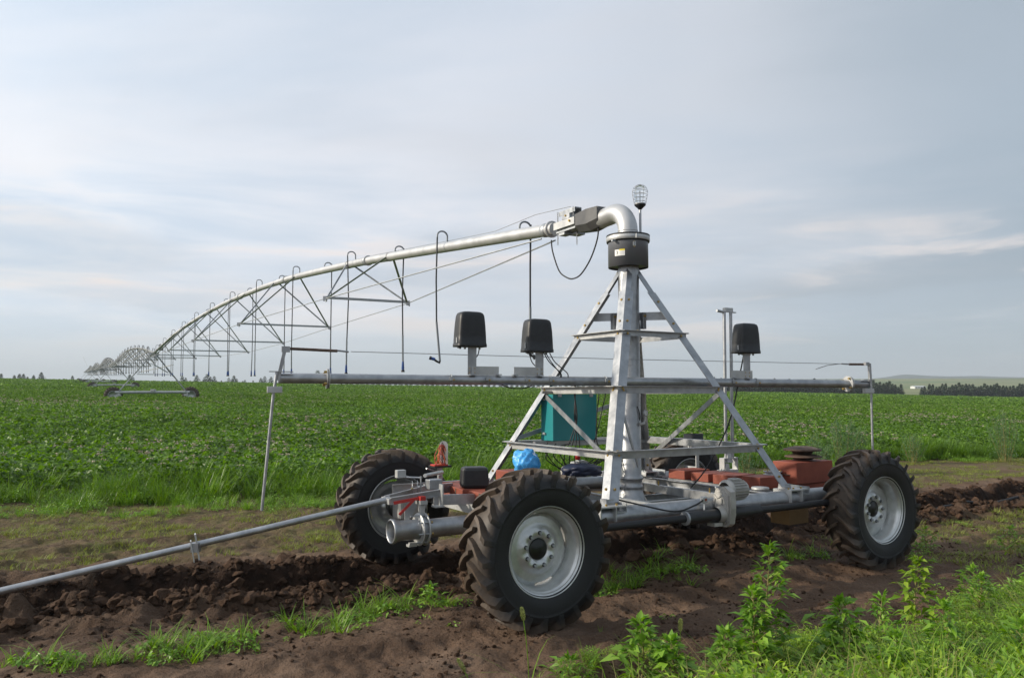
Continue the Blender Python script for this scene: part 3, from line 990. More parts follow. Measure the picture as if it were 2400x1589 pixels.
def rim_mesh():
    m = MB().use(rimm)
    o = [(.332, -.150), (.336, -.146), (.333, -.138), (.318, -.134), (.312, -.128), (.318, -.120), (.318, -.115), (.307, -.108), (.300, -.100), (.292, -.075), (.284, -.05), (.280, 0), (.284, .05), (.292, .09), (.300, .105), (.318, .118), (.318, .13), (.334, .146), (.331, .150)]
    inner = [(r - .008, y) for r, y in o[::-1]]
    m.lathe(o + inner + [o[0]], (0, 0, 0), (0, 1, 0), 64)
    # disc: dished plate with scalloped edge (four shallow openings)
    n = 96
    prof = [(.079, -.012), (.085, -.020), (.115, -.034), (.150, -.030), (.168, -.012), (.20, -.004), (.240, -.006), (.247, -.003), (1, .016)]
    for sgn in (0, 1):
        Vv = []
        for r, y in prof:
            for j in range(n):
                a = 2 * PI * j / n
                rr = r
                if r > .9:
                    q = (a * 4 / (2 * PI)) % 1
                    rr = .255 if .12 < q < .46 else .278
                if .1 < r < .15: y2 = y + .007 * math.cos(a * 9)
                else: y2 = y
                Vv.append((rr * math.cos(a), y2 + sgn * .009, rr * math.sin(a)))
        m.add(Vv, [(i * n + j, i * n + (j + 1) % n, (i + 1) * n + (j + 1) % n, (i + 1) * n + j) for i in range(len(prof) - 1) for j in range(n)], True)
    return m


TYRE, RIM = tyre_mesh(), rim_mesh()
hub_m = MB().use(dark)
hub_m.lathe([(.0001, -.030), (.02, -.034), (.035, -.026), (.070, -.024), (.079, -.018), (.079, .08), (.11, .10), (.12, .22), (.0001, .22)], (0, 0, 0), (0, 1, 0), 28)
nut_m = MB().use(galv_d)
for i in range(9):
    a = 2 * PI * (i + .5) / 9
    c = V3((.122 * math.cos(a), -.036, .122 * math.sin(a)))
    nut_m.use(dark).disc(c, (0, 1, 0), .0165, .006, 10); nut_m.use(galv_d).disc(c + V3((0, -.012, 0)), (0, 1, 0), .012, .02, 6)
wheel_proto = None
first = {}


def wheel(u, v, face, turn, label=None):
    """face -1: the dished side looks to -v"""
    R_ = Matrix.Rotation(0 if face < 0 else PI, 4, 'Z')
    o = bpy.data.objects.new('wheel', None); COL.objects.link(o); o.parent = cart
    o.matrix_basis = Matrix.Translation((u, v, .583)) @ R_ @ Matrix.Rotation(turn, 4, 'Y')
    if not first:
        first['tyre'] = TYRE.build('tyre', tyrem, o)
        for mm_ in nut_m.mats: RIM.use(mm_)
        o0_ = len(RIM.v); RIM.v += nut_m.v
        for f_, k_, q_ in zip(nut_m.f, nut_m.m, nut_m.sm): RIM.f.append([i + o0_ for i in f_]); RIM.m.append(RIM.mats.index(nut_m.mats[k_])); RIM.sm.append(q_)
        first['rim'] = RIM.build('rim', None, o)
        first['hub'] = hub_m.build('hub', None, o)
    else:
        for k in list(first):
            c = first[k].copy(); COL.objects.link(c); c.parent = o
    if label: o['label'] = label
    return o


wheel(-2.03, -1.353, -1, .2)
wheel(2.02, -1.353, -1, 1.1)
wheel(-2.05, 1.40, 1, 2.2)
wheel(2.03, 1.40, 1, .7)

# ---- axle pipes, each with the gearboxes that carry the wheels
for sv in (-1, 1):
    v = sv * 1.07
    m = MB().tube([(-1.86, v, .715), (-.6, v, .713), (.6, v, .713), (1.86, v, .715)], .080, 28)
    p = m.build('axle_pipe', galv, cart)
    for su in (-1, 1):
        g = MB().use(castm).box((su * 2.03, sv * 1.10, .60), (.24, .20, .27), bev=.04).use(dark).lathe([(.09, -.08), (.09, .10)], (su * 2.03, sv * 1.19, .583), (0, sv, 0), 20)
        g.use(galv_d).box((su * 1.88, v, .715), (.02, .24, .24))
        g.build('wheel_gearbox', None, p)
    # shaft that drives both wheels
    vs = sv * 1.235
    m = MB().use(blackr).tube([(-1.9, vs, .655), (1.9, vs, .672)], .033, 18)
    m.use(black).tube([(-.42, vs, .661), (.05, vs, .664)], .056, 20).tube([(.10, vs, .664), (.50, vs, .667)], .056, 20)
    m.use(galv_d).tube([(-.425, vs, .661), (-.405, vs, .661)], .060, 16)
    m.build('drive_shaft', None, cart)
    # gear motor in the middle of the shaft
    g = MB()
    A = lambda a, b, c: V3((a, sv * b, c))
    g.use(castm)
    prof = [(-.085, -.115), (-.045, -.145), (.05, -.135), (.085, -.09), (.09, 0), (.105, .11), (.075, .19), (-.03, .215), (-.10, .17), (-.105, .02)]
    g.poly_ext(A(.035, 1.235, .70), A(.10, 1.235, .70), prof, (0, -sv, 0), (0, 0, 1))
    g.poly_ext(A(.022, 1.235, .70), A(.035, 1.235, .70), [(a * .82, b * .82) for a, b in prof], (0, -sv, 0), (0, 0, 1))
    g.lathe([(.07, -.05), (.075, 0), (.075, .12), (.065, .14)], A(.0, 1.235, .664), (1, 0, 0), 22)
    g.box(A(.07, 1.235, .575), (.09, .05, .04)).box(A(-.06, 1.235, .585), (.10, .09, .03))
    for a in range(5):
        t = a * 1.1
        g.box(A(.018, 1.20 + .045 * math.cos(t), .78 + .045 * math.sin(t)), (.012, .012, .05), Matrix.Rotation(-sv * t, 3, 'X'))
    gm = g.build('gearbox', None, cart)
    b = MB().use(castm)
    mc = A(.10, 1.20, .865)
    b.lathe([(.075, 0), (.098, .02), (.098, .05), (.088, .055), (.088, .215), (.080, .24), (.06, .25), (.0001, .25)], mc, (1, 0, 0), 28)
    for k in range(22):
        a = 2 * PI * k / 22
        d_ = V3((0, math.cos(a), math.sin(a)))
        b.bar(mc + V3((.055, 0, 0)) + d_ * .090, mc + V3((.215, 0, 0)) + d_ * .090, .004, .016, d_)
    b.use(galv_w).box(mc + V3((.13, 0, .100)), (.09, .075, .012))
    b.use(dark).box(mc + V3((.12, sv * .006, .1065)), (.034, .012, .002)).box(mc + V3((.145, sv * .004, .1065)), (.010, .022, .002))
    b.use(galv_d).tube([mc + V3((-.08, sv * .06, -.03)), mc + V3((.02, sv * .06, -.03))], .011, 8)
    b.tube([mc + V3((-.06, -sv * .05, .03)), mc + V3((.02, -sv * .05, .03))], .009, 8)
    b.build('motor', None, gm)
    j = MB().use(galv_w).box(A(-.135, 1.18, .80), (.06, .045, .055), bev=.008).use(redp).box(A(-.135, 1.205, .80), (.022, .004, .022)).use(galv_w).bar(A(-.135, 1.18, .77), A(-.155, 1.20, .69), .012, .012)
    j.build('junction_box', None, gm)

# ---- four legs (L sections, ridge outwards), braces
for su, sv in ((-1, -1), (1, -1), (-1, 1), (1, 1)):
    m = MB().use(galv)
    p, q = leg_pt(su, sv, HB[2] - .015), leg_pt(su, sv, 2.80)
    m.angle(p, q, (-su, 0, 0), (0, -sv, 0), .105, .008, .105)
    q2, q3 = leg_pt(su, sv, 2.56, .010), leg_pt(su, sv, ZT + .02, .004)
    m.angle(q2, q3, (-su, 0, 0), (0, -sv, 0), .07, .008, .07)
    b = m.use(bolt)
    for z in (.93, 1.24, 1.80, 2.36, 2.47, 2.70):
        c = leg_pt(su, sv, z)
        b.disc(c + V3((-su * .05, sv * .004, 0)), (0, 1, 0), .012, .014, 6)
        b.disc(c + V3((su * .004, -sv * .05, 0)), (1, 0, 0), .012, .014, 6)
    lg = m.build('leg', None, cart)
    # foot bracket saddled on the axle pipe
    f = MB().use(galv_w)
    c = V3((su * (HB[0] + .04), sv * 1.07, .80))
    f.box(c + V3((0, 0, .004)), (.26, .20, .012))
    f.box(c + V3((-.13, 0, -.055)), (.010, .22, .125)).box(c + V3((.03, 0, -.055)), (.010, .22, .125))
    f.use(galv_d).box(c + V3((.10, -sv * .02, -.045)), (.10, .23, .010)).box(c + V3((.15, -sv * .02, -.01)), (.008, .23, .075))
    f.use(galv).box(c + V3((-su * .05, sv * -.04, .03)), (.09, .09, .05), taper=.9)
    f.use(bolt)
    for a_ in (-.10, -.03, .08): f.disc(c + V3((a_, sv * .05, .016)), (0, 0, 1), .010, .02, 6)
    f.build('foot_bracket', None, cart)


def brace(z, a, b, wid=.07, mtl=galv, drop=.0):
    """horizontal L brace between two legs, outer flange hanging, top flange inwards"""
    p, q = leg_pt(a[0], a[1], z), leg_pt(b[0], b[1], z)
    out = (p + q) / 2; out.z = 0
    out = V3((0, -1 if out.y < 0 else 1, 0)) if abs(p.y - q.y) < .2 else V3((-1 if out.x < 0 else 1, 0, 0))
    d = (q - p).normalized()
    m = MB().use(mtl)
    off = out * .010
    ext = d * .02
    m.poly_ext(p + off - ext, q + off + ext, [(0, 0), (wid * .9, 0), (wid * .9, .006), (.006, .006), (.006, wid), (0, wid)], out, (0, 0, -1))
    m.use(bolt)
    for c in (p + d * .05, q - d * .05): m.disc(c + off + out * .008 + V3((0, 0, -wid * .55)), out, .012, .014, 6)
    return m.build('brace', None, cart)


for z, w_ in ((1.245, .075), (1.82, .07), (2.37, .055)):
    brace(z, (-1, 1), (-1, -1), w_, galv_w)
    brace(z, (-1, -1), (1, -1), w_, galv)
    brace(z, (1, -1), (1, 1), w_, galv)
    brace(z, (-1, 1), (1, 1), w_, galv_w)


def flat(name, p, q, w_, m_=galv, up=None, t=.008, bolts=True):
    m = MB().use(m_).bar(p, q, t, w_, up)
    return m.build(name, None, cart)


flat('diagonal_brace', leg_pt(-1, 1, 1.76) + V3((.03, 0, 0)), leg_pt(-1, -1, 1.14) + V3((.03, .05, 0)), .05)
flat('diagonal_brace', leg_pt(1, -1, 1.76) + V3((-.03, .03, 0)), leg_pt(1, 1, .95) + V3((-.03, -.05, 0)), .055)
flat('diagonal_brace', leg_pt(1, 1, 1.74) + V3((0, -.03, 0)), leg_pt(-1, 1, 1.26) + V3((.02, -.03, 0)), .045, galv_d)
flat('diagonal_brace', leg_pt(-1, -1, 1.70) + V3((.06, .05, 0)), V3((-.02, -.14, 1.02)), .05, galv_d)
# tie plate between the left and right legs behind the riser, with two hangers
pl, pr = leg_pt(-1, 1, 2.56) + V3((.02, -.01, 0)), leg_pt(1, -1, 2.56) + V3((-.02, .02, 0))
off = V3((.10, .09, 0))
m = MB().use(galv_d).bar(pl + off * .4, pr + off * .4, .008, .085, (0, 0, 1))
m.use(galv)
for t in (.30, .68):
    c = lerp(pl, pr, t) + off * .25
    m.box(c + V3((0, 0, -.05)), (.045, .045, .17)); m.use(bolt).disc(c + V3((0, -.03, .0)), (0, 1, 0), .013, .014, 6); m.use(galv)
m.build('tie_plate', None, cart)

# ---- riser pipe with flanges, drum, elbow
m = MB().use(galv)
m.lathe([(.0001, .60), (.175, .60), (.165, .66), (.135, .71), (.120, .76), (.118, .775), (.124, .785), (.128, .795), (.122, .81), (.116, .83), (.116, .865), (.128, .875), (.130, .888), (.118, .90), (.1095, .92), (.1095, 3.08)], (0, 0, 0), (0, 0, 1), 40)
m.lathe([(.112, 2.04), (.1125, 2.05), (.1095, 2.06)], (0, 0, 0), (0, 0, 1), 40)
m.build('riser_pipe', None, cart)
m = MB().use(galv).lathe([(.11, 2.36), (.17, 2.36), (.17, 2.372), (.11, 2.372)], (0, 0, 0), (0, 0, 1), 36).use(blackr).lathe([(.11, 2.373), (.155, 2.373), (.155, 2.381), (.11, 2.381)], (0, 0, 0), (0, 0, 1), 36)
m.use(galv).lathe([(.11, 2.382), (.17, 2.382), (.17, 2.394), (.11, 2.394)], (0, 0, 0), (0, 0, 1), 36)
m.use(bolt).bolts([V3((.145 * math.cos(a), .145 * math.sin(a), 2.40)) for a in np.linspace(0, 2 * PI, 9)[:-1]], (0, 0, 1))
m.use(galv_w).box((-.14, -.10, 2.385), (.20, .05, .03)).use(galv).box((0, -.22, 2.372), (.26, .12, .012))
m.build('riser_flange', None, cart)
m = MB().use(galv).disc((.26, .05, 1.02), (.55, -.83, 0), .09, .012, 28).use(bolt).disc((.256, .03, 1.0), (.55, -.83, 0), .013, .02, 6)
m.build('blind_flange', None, cart)
# gauge
m = MB().use(white).disc((.095, -.13, 1.55), (.2, -1, 0), .026, .02, 20).use(galv_d).lathe([(.026, -.012), (.031, -.012), (.031, .012), (.026, .012)], (.095, -.13, 1.55), (.2, -1, 0), 20)
m.use(dark).box((.095, -.1415, 1.553), (.003, .002, .03)).use(castm).tube(spline([(.05, -.10, 1.43), (.055, -.13, 1.44), (.09, -.13, 1.47), (.095, -.125, 1.53)], 4), .012, 8).tube([(.02, -.125, 1.435), (.075, -.135, 1.44)], .018, 10)
m.tube([(.10, -.125, 1.58), (.115, -.12, 1.80)], .005, 6)
m.build('pressure_gauge', None, cart)
# collector ring drum
d = MB().use(drumg)
d.lathe([(.205, 3.075), (.205, 3.07), (.21, 3.07), (.2105, 3.345)], (0, 0, 0), (0, 0, 1), 56).lathe([(.11, 3.085), (.205, 3.085)], (0, 0, 0), (0, 0, 1), 56)
dr = d.build('collector_drum', None, cart)
l = MB().use(black).lathe([(.2105, 3.335), (.224, 3.335), (.226, 3.345)], (0, 0, 0), (0, 0, 1), 56).lathe([(.226, 3.395), (.230, 3.40), (.226, 3.412), (.20, 3.418), (.0001, 3.42)], (0, 0, 0), (0, 0, 1), 56)
l.build('drum_lid', None, dr)
l = MB().use(galv_w).lathe([(.2265, 3.345), (.2285, 3.347), (.2285, 3.393), (.2265, 3.395)], (0, 0, 0), (0, 0, 1), 56).use(galv_d).box((-.23, -.05, 3.33), (.05, .02, .02)).box((-.075, -.222, 3.37), (.004, .016, .045))
l.build('clamp_band', None, dr)


def drum_patch(a0, a1, z0, z1, r, m_, mb):
    n = 6; Vv = []
    for k in range(n + 1):
        a = a0 + (a1 - a0) * k / n
        for z in (z0, z1): Vv.append((r * math.cos(a), r * math.sin(a), z))
    mb.use(m_).add(Vv, [(2 * k, 2 * k + 2, 2 * k + 3, 2 * k + 1) for k in range(n)], True)


s_ = MB()
cA = math.atan2(-1.0, .0)        # towards -v
# camera sees the drum from roughly direction (-.55,-.83) in cart axes
vw = math.atan2(-7.2, -5.0)
a0 = vw - .68
drum_patch(a0 - .10, a0 + .16, 3.17, 3.235, .2125, white, s_)
drum_patch(a0 + .16, a0 + .44, 3.17, 3.222, .2125, white, s_)
drum_patch(a0 + .16, a0 + .44, 3.222, 3.238, .2125, yellow, s_)
for z in (3.182, 3.192, 3.202, 3.212): drum_patch(a0 + .20, a0 + .41, z, z + .003, .2130, galv_w, s_)
# lightning-bolt style arrow mark
for i, (da, z) in enumerate(((.02, 3.218), (.035, 3.210), (.05, 3.202), (.035, 3.194), (.02, 3.186))):
    drum_patch(a0 - .01 + da, a0 + .03 + da, z - .004, z + .005, .2132, dark, s_)
s_.build('warning_label', None, dr)
s_ = MB(); drum_patch(vw + .18, vw + .27, 3.255, 3.318, .2135, bolt, s_)
s_.use(galv_w).box((.2165 * math.cos(vw + .225), .2165 * math.sin(vw + .225), 3.29), (.03, .008, .045), Matrix.Rotation(vw + .225 + PI / 2, 3, 'Z'))
s_.use(dark).disc((.221 * math.cos(vw + .225), .221 * math.sin(vw + .225), 3.30), (math.cos(vw + .225), math.sin(vw + .225), 0), .005, .004, 8).disc((.221 * math.cos(vw + .225), .221 * math.sin(vw + .225), 3.278), (math.cos(vw + .225), math.sin(vw + .225), 0), .005, .004, 8)
s_.build('drum_latch', None, dr)
# direction of the pipeline in cart axes
PH = R(29.3)
SD = V3((-math.sin(PH), math.cos(PH), 0)); SN = V3((math.cos(PH), math.sin(PH), 0))
R3 = CM.to_3x3().inverted()
sd = (R3 @ SD); sd.z = 0; sd.normalize(); sn = V3((sd.y, -sd.x, 0))
# elbow: up from the drum then over
pts = [V3((0, 0, 3.38)), V3((0, 0, 3.46))]
for k in range(1, 13):
    a = k / 12 * R(93)
    pts.append(sd * (.235 * (1 - math.cos(a))) + V3((0, 0, 3.46 + .235 * math.sin(a))))
e = pts[-1]
pts += [e + sd * .10 + V3((0, 0, -.006)), e + sd * .22 + V3((0, 0, -.010))]
m = MB().use(galv_pipe).tube(pts, .103, 30)
m.use(galv_pipe).lathe([(.103, 0), (.1065, .004), (.1065, .012), (.103, .016)], (0, 0, 3.455), (0, 0, 1), 30)
m.build('elbow_pipe', None, cart)
# coupling: grey cover, white plates
P = lambda s, side, z: sd * s + sn * side + V3((0, 0, z))
m = MB().use(coverg)
cz0, cz1 = 3.735, 3.72
cv = []
for s, hw, zt_, zb in ((.40, .115, 3.805, 3.60), (.60, .125, 3.812, 3.575), (.84, .11, 3.80, 3.60)):
    cv += [P(s, hw, zt_), P(s, hw, zb + .07), P(s, hw * .45, zb), P(s, -hw * .45, zb), P(s, -hw, zb + .07), P(s, -hw, zt_)]
m.add(cv, [(6 * k + j, 6 * k + (j + 1) % 6, 6 * k + 6 + (j + 1) % 6, 6 * k + 6 + j) for k in range(2) for j in range(6)] + [(0, 1, 2, 3, 4, 5), (17, 16, 15, 14, 13, 12)])
m.use(galv_w).box(P(.50, .126, 3.74), (.05, .004, .03), Matrix.Rotation(math.atan2(sd.y, sd.x), 3, 'Z'))
m.build('coupling_cover', None, cart)
Rz = Matrix.Rotation(math.atan2(sd.y, sd.x), 3, 'Z')
m = MB().use(galv_w)
for s_ in (-1, 1): m.box(P(1.06, s_ * .115, 3.735), (.44, .008, .085), Rz)
m.use(galv_d).box(P(1.05, 0, 3.66), (.40, .20, .02), Rz).use(galv).tube([P(.80, 0, 3.715), P(1.25, 0, 3.73)], .085, 20)
m.use(bolt).disc(P(.93, -.125, 3.745), tuple(sn), .014, .02, 8).disc(P(.93, .125, 3.745), tuple(sn), .014, .02, 8)
m.use(galv_d).box(P(1.12, -.06, 3.625), (.12, .10, .03), Rz).box(P(1.02, .05, 3.62), (.14, .12, .025), Rz)
m.build('coupling_plate', None, cart)
m = MB().use(galv)
m.box(P(1.12, 0, 3.86), (.16, .10, .10), Rz).box(P(1.10, 0, 3.915), (.34, .09, .012), Rz).use(galv_d).box(P(1.10, .045, 3.89), (.34, .008, .05), Rz).box(P(1.10, -.045, 3.89), (.34, .008, .05), Rz)
m.use(bolt).disc(P(1.12, -.055, 3.85), tuple(sn), .012, .012, 6)
m.use(wire_m)
for s, side, zt_, n in ((1.26, -.07, 3.90, 15), (.93, -.07, 3.90, 4), (.93, -.02, 3.62, 6)):
    for k in range(n):
        c = P(s, side, zt_ - k * .026)
        q = sd if k % 2 else sn
        ring = [c + q * (.007 * math.cos(a)) + V3((0, 0, .017 * math.sin(a))) for a in np.linspace(0, 2 * PI, 9)]
        m.tube(ring, .0028, 5, False)
m.build('suspension_bracket', None, cart)
# electric loop hanging between coupling and pipe
m = MB().tube(spline([P(1.47, -.03, 3.62), P(1.44, -.03, 3.47), P(1.30, -.03, 3.22), P(1.13, -.03, 3.115), P(.99, -.03, 3.085), P(.83, -.03, 3.12), P(.64, -.03, 3.27), P(.51, -.03, 3.47), P(.49, -.03, 3.62)], 8), .0085, 8)
m.build('cable_loop', blackr, cart)
# beacon lamp on the drum
bx, by = .155, -.02
m = MB().use(galv).tube([(bx, by, 3.42), (bx, by, 3.73)], .013, 12).use(galv_d).tube([(bx, by, 3.42), (bx, by, 3.45)], .02, 12)
bp = m.build('beacon_pole', None, cart)
m = MB().use(black).lathe([(.013, 3.705), (.03, 3.725), (.060, 3.752), (.062, 3.765), (.0001, 3.768)], (bx, by, 0), (0, 0, 1), 24)
m.use(galv_w).lathe([(.056, 3.766), (.056, 3.775), (.0001, 3.776)], (bx, by, 0), (0, 0, 1), 24)
m.build('beacon_base', None, bp)
gl = bpy.data.materials.new('clear_glass'); gl.use_nodes = True
gb = gl.node_tree.nodes['Principled BSDF']; gb.inputs['Base Color'].default_value = (.93, .95, .95, 1); gb.inputs['Roughness'].default_value = .04
gb.inputs['Transmission Weight'].default_value = 1; gb.inputs['IOR'].default_value = 1.12
m = MB().use(gl).lathe([(.045, 3.776), (.052, 3.80), (.060, 3.85), (.061, 3.90), (.050, 3.945), (.025, 3.965), (.0001, 3.97)], (bx, by, 0), (0, 0, 1), 24)
m.build('beacon_lens', None, bp)
m = MB().use(wire_m)
for z, r in ((3.79, .064), (3.825, .070), (3.865, .077), (3.905, .079), (3.945, .066), (3.965, .042)):
    m.tube([(bx + r * math.cos(a), by + r * math.sin(a), z) for a in np.linspace(0, 2 * PI, 25)], .0022, 5, False)
for k in range(6):
    a = k * PI / 3 + .3
    m.tube([(bx + r * math.cos(a), by + r * math.sin(a), z) for z, r in ((3.755, .058), (3.79, .065), (3.825, .071), (3.865, .078), (3.905, .080), (3.945, .067), (3.97, .038), (3.98, .0))], .0022, 5, False)
m.use(wire_m).tube([(bx, by, 3.776), (bx, by, 3.91)], .004, 6)
m.build('beacon_cage', None, bp)

# ---- chassis: cross channels
def chan(name, p, q, opn, h=.10, fl=.05, m_=galv, holes=0):
    m = MB().use(m_).channel(p, q, opn, (0, 0, 1), h, fl)
    m.use(bolt)
    d = (V3(q) - V3(p))
    for k in range(holes): m.disc(V3(p) + d * (.15 + .7 * k / max(1, holes - 1)) + V3(opn) * .02 + V3((0, 0, h / 2 + .02)), (0, 0, 1), .009, .05, 6)
    return m.build(name, None, cart)


chan('cross_channel', (-1.78, 1.15, .685), (-1.78, -1.15, .685), (1, 0, 0), .105, .06, galv_w, 4)
chan('cross_channel', (-1.36, 1.15, .685), (-1.36, -1.15, .685), (-1, 0, 0), .105, .06, galv)
chan('cross_channel', (.42, 1.15, .735), (.42, -1.0, .735), (1, 0, 0), .08, .05, galv, 3)
chan('cross_channel', (.93, 1.15, .735), (.93, -1.0, .735), (-1, 0, 0), .08, .05, galv)
chan('cross_channel', (1.30, 1.15, .690), (1.30, -1.0, .690), (1, 0, 0), .09, .05, galv)
chan('cross_channel', (1.82, 1.15, .690), (1.82, -1.0, .690), (-1, 0, 0), .09, .05, galv)
chan('cross_channel', (-.42, 1.15, .700), (-.42, -1.0, .700), (1, 0, 0), .08, .05, galv_d)
chan('long_channel', (-1.30, .22, .62), (1.30, .22, .62), (0, -1, 0), .09, .05, galv_d)
chan('long_channel', (-1.30, -.24, .62), (1.30, -.24, .62), (0, 1, 0), .09, .05, galv_d)
chan('long_channel', (-2.20, 1.06, .80), (-1.30, 1.06, .80), (0, -1, 0), .09, .05, galv)
# small junction housings on the chassis right of the riser
m = MB().use(galv).box((.30, .45, .83), (.16, .14, .11)).use(galv_w).box((.30, .45, .888), (.17, .15, .008))
m.build('junction_housing', None, cart)
m = MB()
m.use(galv).box((.62, .72, .86), (.14, .12, .12), bev=.01).use(dark).box((.585, .655, .86), (.05, .008, .07)).use(galv).box((.42, .85, .84), (.30, .05, .06))
m.build('pipe_bracket', None, cart)

# ---- inlet pipe, clamp valve and lever
m = MB().use(galv).tube([(-.10, 0, .62), (-.6, 0, .60), (-1.4, 0, .575), (-2.33, 0, .565)], .082, 28)
m.build('inlet_pipe', None, cart)
ax = (-1, 0, 0)
m = MB().use(galv).lathe([(.086, 0), (.086, .17), (.090, .175), (.094, .20), (.105, .225), (.109, .240), (.104, .252), (.094, .255), (.088, .245), (.083, .2), (.080, .12), (.082, .05), (.079, .0), (.079, -.1)], (-2.40, 0, .568), ax, 36)
vt_ = m.build('valve_socket', None, cart)
m = MB().use(galv_w)
for a in (0, .055): m.lathe([(.085, -.007), (.138, -.007), (.142, -.003), (.142, .003), (.138, .007), (.085, .007)], (-2.335 - a, 0, .566), ax, 32)
m.use(galv_d).lathe([(.09, .007), (.115, .007), (.115, .048), (.09, .048)], (-2.335, 0, .566), ax, 32)
m.use(galv_w).box((-2.362, 0, .735), (.05, .05, .09), bev=.01).box((-2.362, 0, .80), (.07, .10, .035))
m.box((-2.43, .03, .435), (.07, .03, .035)).box((-2.46, .05, .425), (.02, .06, .02))
for k in range(8):
    a = k * PI / 4 + .2
    c = V3((-2.362, .125 * math.cos(a), .566 + .125 * math.sin(a)))
    m.use(galv_d).tube([c + V3((-.075, 0, 0)), c + V3((.055, 0, 0))], .0075, 6); m.use(bolt).disc(c + V3((.05, 0, 0)), (1, 0, 0), .012, .012, 6)
m.build('clamp_valve', None, cart)
m = MB().use(redh).box((-2.37, -.02, .835), (.05, .06, .035)).bar((-2.37, -.02, .84), (-2.60, .06, .80), .018, .026).bar((-2.44, .0, .82), (-2.56, .03, .70), .014, .022)
m.build('valve_lever', None, cart)

# ---- hitch end with its plates
m = MB().use(galv)
m.channel((-2.62, .10, .815), (-2.20, -.02, .875), (0, -1, 0), (0, 0, 1), .06, .03).channel((-2.62, .21, .815), (-2.14, .38, .865), (0, 1, 0), (0, 0, 1), .06, .03)
m.use(galv_w).bar((-2.635, .235, .815), (-2.625, .08, .81), .02, .05, (0, 0, 1))
m.use(galv_d).add([(-2.45, .16, .80), (-2.30, .16, .80), (-2.45, .16, .55), (-2.45, .17, .80), (-2.30, .17, .80), (-2.45, .17, .55)], [(0, 1, 2), (5, 4, 3), (0, 3, 4, 1), (1, 4, 5, 2), (2, 5, 3, 0)])
m.use(galv_w).box((-2.20, -.06, .85), (.012, .07, .20)).box((-2.23, -.06, .76), (.09, .09, .012))
m.use(galv).box((-2.17, .16, .93), (.13, .10, .09), bev=.008).tube([(-2.27, .22, 1.0), (-2.27, .22, .82)], .008, 8)
for s_ in (0, .05): m.lathe([(.0001, -.003), (.06, -.003), (.06, .003), (.0001, .003)], (-2.34 + s_, .25, .90), (.9, -.4, 0), 20)
m.use(bolt).disc((-2.345, .243, .89), (.9, -.4, 0), .012, .02, 6)
m.use(galv_w).box((-2.42, .34, 1.02), (.085, .06, .07), bev=.004).tube([(-2.24, .20, 1.005), (-1.86, .62, .985)], .017, 10)
m.use(galv).tube([(-2.38, .30, .99), (-2.26, .22, .985)], .009, 8).channel((-2.20, .42, .84), (-1.75, .60, .83), (0, 1, 0), (0, 0, 1), .09, .04).channel((-2.22, .05, .80), (-1.75, .05, .78), (0, 1, 0), (0, 0, 1), .09, .04)
m.build('hitch_bracket', None, cart)

# ---- opened switch unit beside the far left wheel
bx, by = -1.72, .96
m = MB().use(galv_w).box((bx, by, .91), (.045, .03, .18)).use(galv).tube([(-1.78, .86, .93), (-1.62, 1.10, .88)], .007, 6).tube([(-1.90, .90, 1.0), (-1.66, 1.0, .93)], .008, 6)
m.use(black).box((bx, by, 1.01), (.19, .15, .018)).use(redw).box((bx - .02, by - .02, 1.025), (.15, .10, .014))
un = m.build('switch_unit', None, cart)
m = MB().use(galv_w)
n = 10
pts = [(-.045, 0), (.045, 0)] + [(.045 * math.cos(a), .20 + .045 * math.sin(a)) for a in np.linspace(0, PI, n)]
m.poly_ext((bx + .04, by + .0, 1.02), (bx + .043, by + .004, 1.02), pts, (.80, -.60, 0), (0, 0, 1))
m.build('backing_plate', None, un)
g = np.random.default_rng(3)
m = MB()
for k in range(16):
    a, b = g.uniform(-.09, .05), g.uniform(-.09, .0)
    zz = g.uniform(.10, .23)
    p0 = V3((bx + a, by + b, 1.03)); p1 = V3((bx + .0 + g.uniform(-.02, .03), by - .02, 1.03 + zz))
    m.use([redw, orw, redw, black][k % 4]).tube(spline([p0, lerp(p0, p1, .4) + V3((g.uniform(-.05, .02), g.uniform(-.03, .02), .02)), p1, p1 + V3((.03, 0, -.06))], 4), .0032, 5)
m.build('loose_wires', None, un)

# ---- teal control cabinet hung between the braces
m = MB().use(teal).box((-.375, .565, 1.50), (.575, .23, .49), bev=.008)
tb = m.build('control_cabinet', None, cart)
for z in (1.69, 1.33): MB().use(galv_w).box((-.672, .60, z), (.018, .035, .022)).disc((-.683, .60, z), (1, 0, 0), .008, .012, 8).build('cabinet_latch', None, tb)
m = MB().use(galv_d)
for x in (-.58, -.17): m.box((x, .445, 1.735), (.045, .012, .035))
m.use(galv).bar((-.80, .45, 1.765), (.02, .45, 1.765), .02, .03).bar((-.80, .60, 1.235), (.2, .60, 1.235), .04, .03)
m.build('cabinet_hanger', None, tb)

# ---- twin guide mast at the right end of the chassis
m = MB().use(galv)
mx, my = 1.95, .50
for du, dv in ((-.055, .0), (.035, -.02)): m.tube([(mx + du, my + dv, .96 + (.02 if du > 0 else 0)), (mx + du + .02, my + dv, 2.76)], .020, 14)
mm = m.build('twin_mast', None, cart)
m = MB().use(galv_w).box((mx + .03, my, 2.78), (.13, .05, .05)).use(galv_d).tube([(mx - .16, my, 2.765), (mx - .03, my, 2.75)], .017, 10).box((mx + .12, my, 2.755), (.08, .03, .012))
m.build('mast_cap', None, mm)
m = MB().use(galv_w)
m.box((mx - .02, my, .98), (.10, .07, .12), taper=.6).box((mx - .12, my, .88), (.012, .08, .18)).box((mx + .10, my, .87), (.016, .08, .22)).box((mx - .01, my, .97), (.23, .08, .012)).box((mx - .03, my, .815), (.26, .10, .04)).box((mx - .08, my - .02, .87), (.07, .06, .08), taper=.8)
